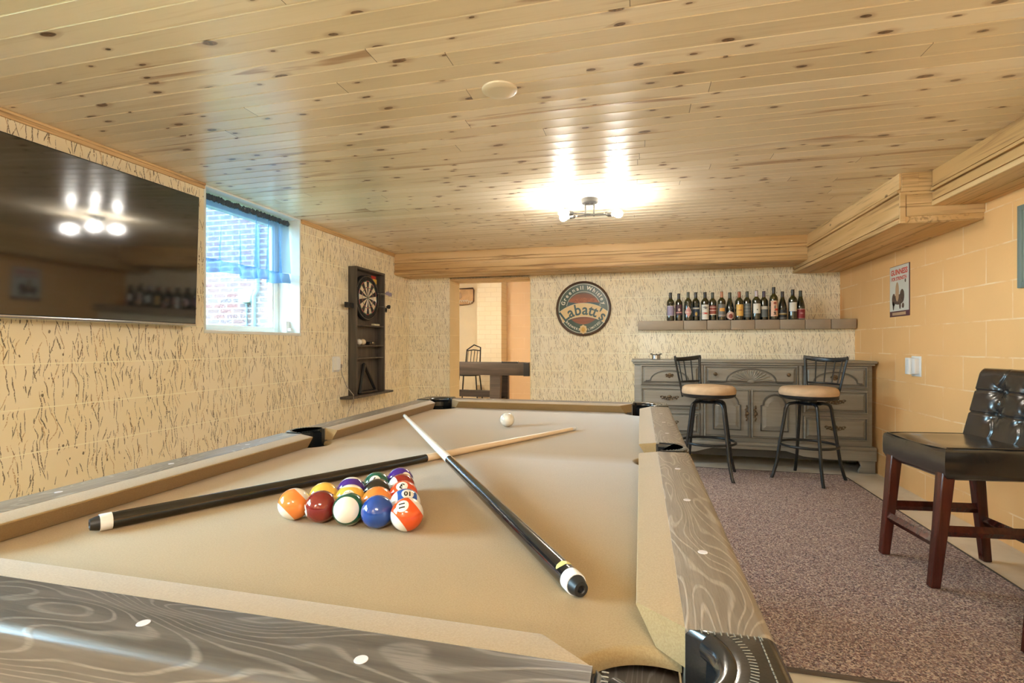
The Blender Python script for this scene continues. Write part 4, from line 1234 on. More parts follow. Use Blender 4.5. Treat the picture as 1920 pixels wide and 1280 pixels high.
# ------------------------------------------------------------------ round pub sign
SG = thing('pub_sign', 'round green pub sign lettered Labatt\'s on the stippled back wall', 'pub sign', (-.620, YB, 1.487))
RS = .305
MS = Matrix.Rotation(PI / 2, 4, 'X')       # local z -> -y
MAT['signgreen'] = pbr('dark_green_enamel', (0.022, 0.060, 0.038), 0.35, var=0.2, vscale=9)
MAT['signcream'] = pbr('cream_banner', (0.72, 0.54, 0.26), 0.4, var=0.06, vscale=10)
MAT['signwhite'] = pbr('sign_white', (0.72, 0.70, 0.58), 0.4)
MAT['signbrown'] = pbr('sign_rim_brown', (0.075, 0.038, 0.020), 0.35)
MAT['signred'] = m_grainy('painted_scene', (0.34, 0.10, 0.04), (0.10, 0.06, 0.03), 0.5, 'X', .5)
MAT['signteal'] = pbr('deep_teal', (0.018, 0.065, 0.07), 0.4)
MAT['signgold'] = pbr('sign_gold', (0.62, 0.36, 0.07), 0.4)
bm = BM(); lathe(bm, [(0, 0), (RS - .02, 0), (RS - .02, .024), (0, .024)], 72, MS); obj('sign_board', bm, MAT['signgreen'], SG)
bm = BM(); lathe(bm, [(RS - .022, .001), (RS, .001), (RS, .028), (RS - .008, .036), (RS - .022, .030), (RS - .022, .001)], 72, MS); obj('rim', bm, MAT['signbrown'], SG)
bm = BM()
def disc2(bm, poly, y, mi=0):
    n0 = len(bm.faces); bm.faces.new([bm.verts.new((p[0], y, p[1])) for p in poly]); setmat(bm, n0, mi)
def ringband(r0, r1, y, mi=0, a0=0, a1=2 * PI, n=72, sx=1.0, sz=1.0, cz=0.0):
    n0 = len(bm.faces); A = []
    for i in range(n + 1):
        a = a0 + (a1 - a0) * i / n
        A.append((bm.verts.new((r0 * sx * math.cos(a), y, cz + r0 * sz * math.sin(a))), bm.verts.new((r1 * sx * math.cos(a), y, cz + r1 * sz * math.sin(a)))))
    for p, q in zip(A[:-1], A[1:]): bm.faces.new((p[0], p[1], q[1], q[0]))
    setmat(bm, n0, mi)
ringband(.270, .275, -.0246, 0)
ringband(.186, .190, -.0247, 0, .15, PI - .15)
# banner edges
for k in (1, -1): pass
obj('white_lines', bm, MAT['signwhite'], SG, smooth_=False)
bm = BM()   # oval scene in the middle
disc2(bm, [(.184 * math.cos(2 * PI * i / 48), .175 * math.sin(2 * PI * i / 48)) for i in range(48)], -.0249)
disc2(bm, [(-.182, .03), (.182, .03), (.182, .062), (.06, .07), (-.05, .058), (-.17, .075)], -.0251, 1)
disc2(bm, [(.02 + .16 * math.cos(a), .055 + .065 * math.sin(a)) for a in (PI * i / 16 for i in range(17))], -.0250, 2)
obj('painted_scene', bm, [MAT['signred'], MAT['signteal'], pbr('rust_tree', (0.42, 0.13, 0.05), .5, var=.5, vscale=60)], SG, smooth_=False)
# cream arched banner
def arcz(x, h, R):   # height of an arch of radius R with crown at h
    return h - R + math.sqrt(max(0, R * R - x * x))
bm = BM()
N = 40; A = []; xe = .268
for i in range(N + 1):
    x = -xe + 2 * xe * i / N
    A.append((x, arcz(x, .060, .42), arcz(x * .86, -.090, .42) if True else 0))
n0 = 0
V = [(bm.verts.new((x, -.0275, t_)), bm.verts.new((x * .86, -.0275, b_))) for x, t_, b_ in A]
V2 = [(bm.verts.new((x, -.0240, t_)), bm.verts.new((x * .86, -.0240, b_))) for x, t_, b_ in A]
for p, q, p2, q2 in zip(V[:-1], V[1:], V2[:-1], V2[1:]):
    bm.faces.new((p[0], p[1], q[1], q[0])); bm.faces.new((p[0], q[0], q2[0], p2[0])); bm.faces.new((p[1], p2[1], q2[1], q[1]))
obj('banner', bm, MAT['signcream'], SG, smooth_=False)
bm = BM()
for off, s_ in ((.060, 1.0), (-.090, .86)):
    P_ = [(x * s_, -.0275, arcz(x * s_ if s_ == 1 else x * .86, off, .42)) for x, _, _ in A]
    tube(bm, P_, .0022, 5)
for s_ in (1, -1):
    tube(bm, [(s_ * xe, -.0275, arcz(xe, .06, .42)), (s_ * xe * .86, -.0275, arcz(xe * .86, -.09, .42))], .0022, 5)
obj('banner_edging', bm, MAT['signwhite'], SG)
# lettering
def arclet(bm, s, size, R, cz, a_mid, step, y, flip=1, sx=1.0, bold=0, mi=0, depth=.0008, widths=None):
    tot = sum((widths or {}).get(c, 1.0) for c in s) - 0
    a = a_mid + flip * step * tot / 2
    for ch in s:
        w = (widths or {}).get(ch, 1.0)
        a -= flip * step * w / 2
        if ch != ' ':
            g = glyph(ch, size, depth, bold)
            def fn(v, a=a):
                x, h = v.x * sx, v.y
                rr = R + flip * h
                tx = flip * x
                return Vector((rr * math.cos(a) + tx * math.sin(a), y - v.z, cz + rr * math.sin(a) - tx * math.cos(a)))
            put(bm, g, fn, mi)
        a -= flip * step * w / 2
W_ = {'l': .5, 'i': .5, 't': .62, 'r': .7, ' ': .55, "'": .45, 'L': 1.05, 'I': .5, 's': .85, 'W': 1.35, 'G': 1.15, 'M': 1.25, 'E': .95}
bm = BM(); arclet(bm, 'Greenall Whitley', .060, .230, 0, PI / 2, .213, -.0255, 1, 1.0, .0012, widths=W_)
obj('upper_lettering', bm, MAT['signwhite'], SG, smooth_=False, recalc=False)
bm = BM(); arclet(bm, "Labatt's", .172, .350, -.365, PI / 2, .232, -.0290, 1, .90, .003, widths={'L': .95, 'a': 1.0, 'b': 1.05, 't': .62, "'": .4, 's': .85})
# blunt serifs on the L, b and t stems
obj('banner_lettering', bm, MAT['signteal'], SG, smooth_=False, recalc=False)
bm = BM()
arclet(bm, 'BREWERS', .036, .238, 0, -PI / 2 - .54, .110, -.0255, -1, 1.0, .0006, widths=W_)
arclet(bm, 'LIMITED', .036, .238, 0, -PI / 2 + .54, .110, -.0255, -1, 1.0, .0006, widths=W_)
obj('lower_lettering', bm, MAT['signwhite'], SG, smooth_=False, recalc=False)
bm = BM()
for i in range(8):
    a = 2 * PI * i / 8; ball_(bm, (.028 * math.cos(a), -.026, -.232 + .034 * math.sin(a)), .016, 1, .25, 1.1, 12, 8)
ball_(bm, (0, -.026, -.232), .034, 1, .22, 1.15, 20, 10)
ro = obj('rosette', bm, MAT['signcream'], SG)
bm = BM(); ball_(bm, (0, -.032, -.232), .020, 1, .3, 1.35, 16, 8); obj('rosette_crest', bm, MAT['signgold'], ro)

# ------------------------------------------------------------------ bottles
def bottle_glass():
    m, nt, b = new('dark_green_bottle_glass')
    b.inputs['Base Color'].default_value = col((0.022, 0.026, 0.008)); b.inputs['Roughness'].default_value = 0.06
    b.inputs['Coat Weight'].default_value = 0.8; b.inputs['Coat Roughness'].default_value = 0.04
    b.inputs['Specular IOR Level'].default_value = 0.6
    lw = nt.nodes.new('ShaderNodeLayerWeight'); lw.inputs[0].default_value = 0.35
    s = sep(nt, coords(nt))
    c = mix(nt, smooth(nt, s[2], .15, .24), (0.010, 0.013, 0.010), (0.055, 0.052, 0.012))
    nt.links.new(c, b.inputs['Base Color'])
    return m
MAT['bottle'] = bottle_glass()
BX = [0.293, 0.375, 0.462, 0.538, 0.622, 0.697, 0.776, 0.857, 0.938, 1.016, 1.093, 1.167, 1.247, 1.332, 1.414, 1.490]
BH = [.288, .280, .289, .289, .285, .283, .286, .279, .282, .285, .288, .284, .318, .277, .290, .281]
def cm(c, r=.5): return pbr('label_paper', c, r)
KB = 'bordeaux'; KR = 'burgundy'
CAPS = {'black': pbr('black_capsule', (0.02, 0.018, 0.018), .35), 'rust': pbr('rust_capsule', (0.36, 0.09, 0.035), .4), 'copper': pbr('copper_capsule', (0.45, 0.20, 0.10), .35),
        'lilac': pbr('silver_lilac_capsule', (0.62, 0.55, 0.60), .35), 'plum': pbr('plum_capsule', (0.07, 0.05, 0.09), .35), 'grey': pbr('grey_green_capsule', (0.06, 0.065, 0.05), .4)}
LAB = {k: cm(v) for k, v in dict(lilac=(.33, .28, .40), violetdark=(.075, .035, .05), cream=(.72, .66, .54), rose=(.62, .30, .28), navy=(.03, .045, .075), gold=(.52, .33, .08), white=(.74, .72, .64),
       redbr=(.30, .07, .05), grey=(.16, .16, .15), orange=(.72, .36, .08), peach=(.75, .48, .33), blush=(.74, .55, .48), yellow=(.76, .46, .11), slate=(.13, .16, .17), dwhite=(.62, .60, .52),
       black=(.02, .02, .022), maroon=(.28, .03, .04), red=(.55, .05, .03), skyb=(.20, .27, .33)).items()}
# per bottle: kind, capsule, [label patches: (z0, z1, half-angle, colour, shape)], words
BOT = [
 (KB, 'black', [(.055, .150, 1.0, 'lilac', 0), (.052, .055, 1.0, 'cream', 0), (.150, .153, 1.0, 'cream', 0)], 'with a lilac label, first of the row'),
 (KB, 'black', [(.062, .165, 1.1, 'violetdark', 0), (.098, .128, .28, 'blush', 2), (.080, .092, .95, 'rose', 0)], 'with a plum label and a small pink figure'),
 (KB, 'grey', [(.030, .148, 1.0, 'cream', 3), (.036, .142, .92, 'rose', 3), (.083, .090, .9, 'cream', 0)], 'with a diamond-shaped rose label'),
 (KB, 'black', [(.045, .140, 1.0, 'navy', 0), (.118, .132, .9, 'dwhite', 0), (.050, .088, .30, 'gold', 2)], 'with a navy label and a gold crest'),
 (KB, 'black', [(.012, .158, 1.05, 'white', 0), (.064, .080, .95, 'red', 4), (.115, .140, .7, 'grey', 4)], 'with a tall white label and a red scrawl'),
 (KB, 'grey', [(.060, .150, 1.0, 'redbr', 0), (.098, .106, 1.0, 'blush', 0), (.130, .137, 1.0, 'blush', 0), (.058, .066, 1.0, 'cream', 0)], 'with a red brown label ruled by pale lines'),
 (KB, 'copper', [(.035, .160, 1.05, 'grey', 0), (.090, .122, .65, 'orange', 0), (.048, .053, 1.0, 'blush', 0)], 'with a copper capsule and an orange patch on grey'),
 (KR, 'grey', [(.010, .088, 1.1, 'blush', 2), (.020, .066, .50, 'redbr', 2)], 'with a low blush label, between copper and rust capsules'),
 (KB, 'rust', [(.042, .155, 1.0, 'yellow', 0), (.094, .102, .65, 'redbr', 4)], 'with a rust red capsule and a yellow label'),
 (KB, 'grey', [(.030, .165, 1.05, 'slate', 0), (.128, .131, 1.0, 'dwhite', 0), (.068, .070, 1.0, 'dwhite', 0), (.098, .100, .8, 'dwhite', 0)], 'with a slate label of thin pale lines'),
 (KB, 'lilac', [(.065, .160, 1.0, 'white', 0), (.095, .108, .12, 'black', 2)], 'with a silver lilac capsule and a square white label'),
 (KB, 'plum', [(.105, .135, 1.0, 'white', 0), (.030, .105, 1.0, 'slate', 0)], 'with a plum capsule and a white band over slate'),
 (KB, 'black', [(.034, .185, 1.0, 'peach', 0), (.050, .075, .35, 'black', 4), (.080, .145, .20, 'grey', 4), (.090, .108, .9, 'red', 5), (.150, .172, .35, 'redbr', 2)], 'tallest of the row with a peach picture label'),
 (KR, 'black', [(.010, .100, 1.1, 'black', 0), (.052, .060, 1.05, 'gold', 0), (.062, .066, 1.05, 'cream', 0), (.016, .019, 1.05, 'dwhite', 0)], 'with a black label striped in gold, beside the tallest'),
 (KB, 'black', [(.080, .165, 1.0, 'white', 0), (.078, .081, 1.0, 'lilac', 0)], 'with a white label set high, second from the row end'),
 (KR, 'grey', [(.014, .100, 1.1, 'maroon', 0), (.100, .104, 1.1, 'blush', 0), (.010, .014, 1.1, 'blush', 0), (.055, .070, .5, 'rose', 4)], 'with a maroon label, last of the row'),
]
PROF = {KB: [(0, .0), (.030, .0), (.0365, .004), (.0375, .012), (.0375, .185), (.0360, .200), (.0300, .213), (.0200, .224), (.0152, .234), (.0140, .245), (.0138, .284), (.0150, .2845), (.0150, .291), (.0135, .293), (0, .293)],
        KR: [(0, .0), (.032, .0), (.0385, .004), (.0395, .012), (.0395, .120), (.0380, .140), (.0330, .170), (.0250, .200), (.0175, .228), (.0145, .245), (.0140, .284), (.0152, .2845), (.0152, .291), (.0135, .293), (0, .293)]}
def prof_r(P, z):
    for (r0, z0), (r1, z1) in zip(P[:-1], P[1:]):
        if z0 <= z <= z1 and z1 > z0: return r0 + (r1 - r0) * (z - z0) / (z1 - z0)
    return P[-1][0]
for i, (x, h, (kind, cap, labs, words)) in enumerate(zip(BX, BH, BOT)):
    P = [(r, z * h / .293 if z > .19 or kind == KR else z) for r, z in PROF[kind]]
    t = thing('wine_bottle', 'dark wine bottle %s' % words, 'wine bottle', (x, 5.405 + .034 * (i % 2), 1.3225), random.uniform(-.12, .12), 'wine bottles along the ledge')
    bm = BM(); lathe(bm, P, 32); obj('bottle_glass', bm, MAT['bottle'], t, sharp=50)
    zc = P[9][1] - .012; bm = BM()
    pr_ = [(0, zc)] + [(prof_r(P, zc + (h - zc) * k / 10) + .0006, zc + (h - .0005 - zc) * k / 10) for k in range(11)] + [(0, h + .0005)]
    lathe(bm, pr_, 24); obj('capsule', bm, CAPS[cap], t, sharp=50)
    front = -PI / 2
    for k, (z0, z1, ha, c, shp) in enumerate(labs):
        bm = BM(); na, nz = 16, 8; lay = .0005 + .0004 * k
        rows = []
        for j in range(nz + 1):
            zf = j / nz; z = z0 + (z1 - z0) * zf
            w = 1.0; o_ = 0
            if shp == 2: w = math.sqrt(max(.02, 1 - (2 * zf - 1) ** 2 * .95))
            elif shp == 3: w = max(.02, 1 - abs(2 * zf - 1))
            elif shp == 4: w = .6 + .4 * math.sin(zf * 9 + k); o_ = .1 * math.sin(zf * 5)
            elif shp == 5: o_ = .45; w = .5
            rows.append([bm.verts.new(((prof_r(P, z) + lay) * math.cos(front + ha * (o_ + w * (2 * q / na - 1))), (prof_r(P, z) + lay) * math.sin(front + ha * (o_ + w * (2 * q / na - 1))), z)) for q in range(na + 1)])
        for j in range(nz):
            for q in range(na): bm.faces.new((rows[j][q], rows[j][q + 1], rows[j + 1][q + 1], rows[j + 1][q]))
        lo = obj('label' if k == 0 else 'label_print', bm, LAB[c], t if k == 0 else lo0, recalc=False, sharp=180)
        if k == 0: lo0 = lo

# ------------------------------------------------------------------ dresser
DX0, DX1, DY = -.057, 1.889, 4.90
D = thing('dresser', 'long grey painted dresser with a carved fan drawer used as a bar', 'dresser', (.916, 5.12, 0))
bm = BM(); box(bm, DX0, DX1, DY + .004, 5.355, .215, .903, 0, .003)
for x in (.537, 1.344): box(bm, x - .012, x + .012, DY - .006, DY + .006, .235, .903, 0, .003)
obj('case', bm, MAT['dress'], D, world=True)
bm = BM(); box(bm, -.084, 1.918, 4.870, 5.362, .921, .944, 0, .008); box(bm, -.070, 1.905, 4.882, 5.358, .903, .922, 0, .006)
obj('top', bm, MAT['dress'], D, world=True)
bm = BM(); box(bm, -.075, 1.912, 4.868, 5.355, .190, .222, 0, .007)
# plinth with a shaped lower edge
poly = [(-.070, .19), (-.070, .105), (.30, .105), (.48, .120), (.62, .160), (1.22, .160), (1.36, .120), (1.54, .105), (1.912, .105), (1.912, .19)]
prism(bm, [(x, 4.876, z) for x, z in poly], (0, .03, 0))
box(bm, -.070, -.045, 4.906, 5.355, .105, .19); box(bm, 1.887, 1.912, 4.906, 5.355, .105, .19)
obj('plinth', bm, MAT['dress'], D, world=True, bev=.002)
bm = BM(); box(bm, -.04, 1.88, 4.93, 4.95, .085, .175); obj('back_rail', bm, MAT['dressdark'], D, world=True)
for x0, x1, fl in ((-.066, .066, 1), (1.782, 1.906, -1)):
    bm = BM()
    pf = [(x0, 0), (x1, 0), (x1, .02), (x1 - .02 if fl == 1 else x1, .06), (x1 - .0, .105), (x0, .105), (x0 if fl == 1 else x0 + .02, .06), (x0, .02)]
    pf = [(p[0], max(.0005, p[1])) for p in pf]
    prism(bm, [(x, 4.885, z) for x, z in pf], (0, .03, 0))
    sx = x0 if fl == 1 else x1 - .03
    box(bm, sx, sx + .03, 4.915, 5.02, .0005, .105)
    obj('foot', bm, MAT['dress'], D, world=True, bev=.003)
for x0, x1 in ((-.066, .0), (1.84, 1.906)):
    bm = BM(); box(bm, x0, x1, 5.27, 5.35, .0005, .105); obj('foot', bm, MAT['dress'], D, world=True)
def front_panel(x0, x1, z0, z1, raise_=True):
    """drawer front: lipped edge, bevelled raised field"""
    bm = BM()
    def ringq(i, y): return [bm.verts.new((x, y, z)) for x, z in ((x0 + i, z0 + i), (x1 - i, z0 + i), (x1 - i, z1 - i), (x0 + i, z1 - i))]
    R_ = [ringq(0, DY + .004), ringq(0, DY - .013), ringq(.007, DY - .020), ringq(.011, DY - .020), ringq(.015, DY - .006), ringq(.021, DY - .006)]
    if raise_: R_ += [ringq(.036, DY - .021), ringq(.040, DY - .021)]
    for A, B in zip(R_[:-1], R_[1:]):
        for k in range(4):
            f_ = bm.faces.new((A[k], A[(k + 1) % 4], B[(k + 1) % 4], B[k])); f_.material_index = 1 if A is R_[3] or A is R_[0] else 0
    bm.faces.new(R_[-1]); bm.faces.new(R_[0][::-1])
    return bm
def bail(parent, x, z, big=True, name='handle'):
    bm = BM(); y = DY - .019
    w = .074 if big else .030
    # pierced scrolled plate
    for s_ in (-1, 1):
        for q in range(7):
            f = q / 6
            ball_(bm, (x + s_ * w * f, y - .002, z + .010 * math.sin(f * PI * 1.5) * (1 if q % 2 else -.6)), .013 - .005 * f, 1, .25, .8, 10, 6)
        tube(bm, [(x + s_ * w, y - .004, z + .004), (x + s_ * w * 1.08, y - .006, z + .012), (x + s_ * w * .95, y - .006, z + .018), (x + s_ * w * .6, y - .005, z + .010)], .003, 6)
        ball_(bm, (x + s_ * w * .72, y - .008, z + .002), .006, 1, 1, 1, 10, 8)
    ball_(bm, (x, y - .002, z + .010), .017, 1.1, .25, .9, 12, 8)
    ball_(bm, (x, y - .002, z - .012), .013, 1.0, .25, .8, 12, 8)
    if big:
        tube(bm, [(x + w * .72 * math.cos(a), y - .012 - .004 * math.sin(a), z + .002 - .022 * math.sin(a)) for a in (PI * i / 12 for i in range(13))], .0032, 7)
    return obj(name, bm, MAT['antique'], parent, world=True)
def knob(parent, x, z, y=DY - .019):
    bm = BM(); M = Matrix.Translation((x, y, z)) @ Matrix.Rotation(PI / 2, 4, 'X')
    lathe(bm, [(0, 0), (.012, 0), (.010, .004), (.006, .010), (.008, .016), (.015, .021), (.0165, .027), (.012, .033), (0, .035)], 20, M)
    return obj('knob', bm, MAT['antique'], parent, world=True)
def archline(parent, x0, x1, z0, z1, xa, xb, name='arch_moulding'):
    bm = BM(); y = DY - .019; xc = (xa + xb) / 2; hw = (xb - xa) / 2
    pts = [(x0, y, z0), (xa - .02, y, z0), (xa, y, z0 + .006)]
    pts += [(xc - hw * math.cos(a), y, z0 + .008 + (z1 - z0 - .008) * math.sin(a)) for a in (PI * i / 20 for i in range(1, 20))]
    pts += [(xb, y, z0 + .006), (xb + .02, y, z0), (x1, y, z0)]
    tube(bm, pts, .0065, 8); tube(bm, [(p[0], y, p[2] - .012) for p in pts], .003, 6)
    return obj(name, bm, MAT['shade_glaze'], parent, world=True)
for (x0, x1) in ((0.0, .519), (1.366, 1.850)):
    for k, (z0, z1) in enumerate(((.712, .898), (.497, .690), (.270, .468))):
        d = obj('drawer', front_panel(x0, x1, z0, z1), [MAT['dress'], MAT['shade_glaze']], D, world=True, sharp=15)
        xc = (x0 + x1) / 2 - .005
        if k == 0:
            archline(d, x0 + .045, x1 - .045, z0 + .042, z1 - .050, xc - .165, xc + .165)
            bail(d, xc, .800, False)
        else: bail(d, xc, (z0 + z1) / 2 + .005)
d = obj('drawer', front_panel(.555, 1.320, .727, .898), [MAT['dress'], MAT['shade_glaze']], D, world=True, sharp=15)
knob(d, .645, .822); knob(d, 1.240, .822)
archline(d, .60, 1.275, .757, .868, .740, 1.145)
bm = BM(); fx, fz, y = .9425, .758, DY - .019
for i in range(15):     # carved fan: lobes radiating from the bottom middle
    a = PI * (i + .5) / 15
    M = Matrix.Translation((fx, y, fz)) @ Matrix.Rotation(-a, 4, 'Y')
    Lx = 1.0 / math.sqrt((math.cos(a) / .180) ** 2 + (math.sin(a) / .092) ** 2)
    ball_(bm, (fx + Lx * .55 * math.cos(a), y - .001, fz + Lx * .55 * math.sin(a)), 1.0, Lx * .45, .014, .0065 + .006 * math.sin(a) ** 2, 12, 8, M=Matrix.Rotation(-a, 4, 'Y'))
    ball_(bm, (fx + Lx * .97 * math.cos(a), y - .001, fz + Lx * .97 * math.sin(a)), .011, 1, .5, 1, 10, 6)
ball_(bm, (fx, y, fz + .004), .026, 1.3, .35, .8, 14, 8)
obj('carved_fan', bm, MAT['dress'], d, world=True)
for (x0, x1, hx) in ((.555, .937, .907), (.948, 1.320, .978)):
    d = obj('door', front_panel(x0, x1, .262, .690, False), [MAT['dress'], MAT['shade_glaze']], D, world=True, sharp=15)
    bm = BM(); xa, xb, za, zb = x0 + .085, x1 - .085, .335, .545
    xc = (xa + xb) / 2; hw = (xb - xa) / 2
    def outline(i):
        w = hw - i
        o_ = [(xc - w, za + i), (xc + w, za + i), (xc + w, zb - i * .3)]
        o_ += [(xc + (w - .018) * math.cos(a), zb - i * .3 + .006 + (.085 - i) * math.sin(a)) for a in (PI * k / 16 for k in range(17))]
        return o_ + [(xc - w, zb - i * .3)]
    R_ = [[bm.verts.new((px, yy, pz)) for px, pz in outline(i)] for i, yy in ((0, DY - .0055), (.001, DY - .011), (.008, DY - .011), (.034, DY - .021), (.038, DY - .021))]
    for A, B in zip(R_[:-1], R_[1:]):
        for k in range(len(A)): bm.faces.new((A[k], A[(k + 1) % len(A)], B[(k + 1) % len(A)], B[k]))
    bm.faces.new(R_[-1])
    obj('raised_panel', bm, MAT['dress'], d, world=True, sharp=15)
    bm = BM(); tube(bm, [(px, DY - .012, pz) for px, pz in outline(-.008)], .006, 8, True); obj('panel_moulding', bm, MAT['shade_glaze'], d, world=True)
    bm = BM()
    for q in range(9):
        f = q / 8 - .5; ball_(bm, (hx + .006 * math.sin(q * 1.9), DY - .017, .478 + f * .125), .014 - .010 * abs(f), .8, .3, 1, 10, 6)
    hp = obj('handle', bm, MAT['antique'], d, world=True); knob(hp, hx, .478, DY - .018)

t = thing('ashtray', 'small notched pewter ashtray on the grey dresser', 'ashtray', (.142, 5.02, .9442))
bm = BM(); lathe(bm, [(0, .0), (.055, 0), (.058, .004), (.040, .008), (.040, .040), (.046, .046), (.043, .049), (.034, .044), (.034, .012), (0, .012)], 32); obj('bowl', bm, MAT['steel'], t)
for k in range(3):
    a = 2 * PI * k / 3 + .55
    bm = BM(); c_ = Vector((.047 * math.cos(a), .047 * math.sin(a), .051)); tube(bm, [c_ - Vector((math.cos(a), math.sin(a), 0)) * .008, c_ + Vector((math.cos(a), math.sin(a), 0)) * .012], .005, 8); obj('rest', bm, MAT['fixture'], t)

# ------------------------------------------------------------------ swivel bar stools
def stool(label, x, y, legs0, back_a):
    t = thing('bar_stool', label, 'bar stool', (x, y, .0105), 0, 'swivel bar stools at the dresser')
    bm = BM(); lathe(bm, [(0, .668), (.200, .668), (.209, .674), (.213, .688), (.212, .704), (.204, .722), (.188, .734), (.12, .741), (0, .743)], 48); obj('seat_cushion', bm, MAT['suede'], t)
    bm = BM(); lathe(bm, [(0, .630), (.06, .630), (.10, .640), (.190, .643), (.208, .655), (.211, .672), (0, .672)], 48); obj('seat_pan', bm, MAT['iron'], t)
    bm = BM(); lathe(bm, [(0, .596), (.095, .596), (.10, .604), (.085, .612), (.06, .614), (.06, .632), (0, .632)], 32); obj('swivel_plate', bm, MAT['iron'], t)
    for k in range(4):
        a = legs0 + PI / 2 * k; c_, s_ = math.cos(a), math.sin(a)
        prof = [(.02, .606), (.10, .606), (.140, .600), (.160, .586), (.170, .560), (.178, .50), (.213, .282), (.236, .13), (.262, .035), (.2735, .006), (.274, .001)]
        bm = BM(); tube(bm, [(c_ * r, s_ * r, z) for r, z in prof], .0125, 10)
        lg = obj('leg', bm, MAT['iron'], t)
    bm = BM(); tube(bm, [(.208 * math.cos(2 * PI * i / 48), .208 * math.sin(2 * PI * i / 48), .276) for i in range(48)], .0105, 8, True); obj('footrest_ring', bm, MAT['iron'], t)
    # back: curved between two leaning posts
    hw = .72
    def bp(f, z):     # f -1..1 across, z height
        lean = max(0, (z - .66)) * .20
        R = .205 + lean; a = back_a + f * (hw + .10 * (z - .66))
        return (R * math.cos(a), R * math.sin(a), z)
    for f in (-1, 1):
        bm = BM(); ps = [bp(f, z) for z in (.640, .70, .80, .90, .975)]
        tube(bm, ps, .01, 8, flat=(.0115, .0085, (math.cos(back_a + f * hw), math.sin(back_a + f * hw), 0))); obj('back_post', bm, MAT['iron'], t)
    bm = BM(); tube(bm, [bp(-1.06 + 2.12 * i / 14, .965 - .018 * math.sin(PI * i / 14)) for i in range(15)], .01, 8, flat=(.009, .018, (0, 0, 1))); obj('top_rail', bm, MAT['iron'], t)
    bm = BM(); tube(bm, [bp(-1 + 2 * i / 14, .758) for i in range(15)], .008, 8); obj('lower_rail', bm, MAT['iron'], t)
    for f in (-.6, -.2, .2, .6):
        bm = BM(); tube(bm, [bp(f, z) for z in (.758, .82, .88, .952)], .0055, 8); obj('spindle', bm, MAT['iron'], t)
    return t
stool('iron swivel bar stool with a round tan seat, nearer the pool table', .541, 4.478, math.radians(34), math.radians(142))
stool('iron swivel bar stool with a round tan seat, nearer the peach wall', 1.299, 4.534, math.radians(5), math.radians(36))

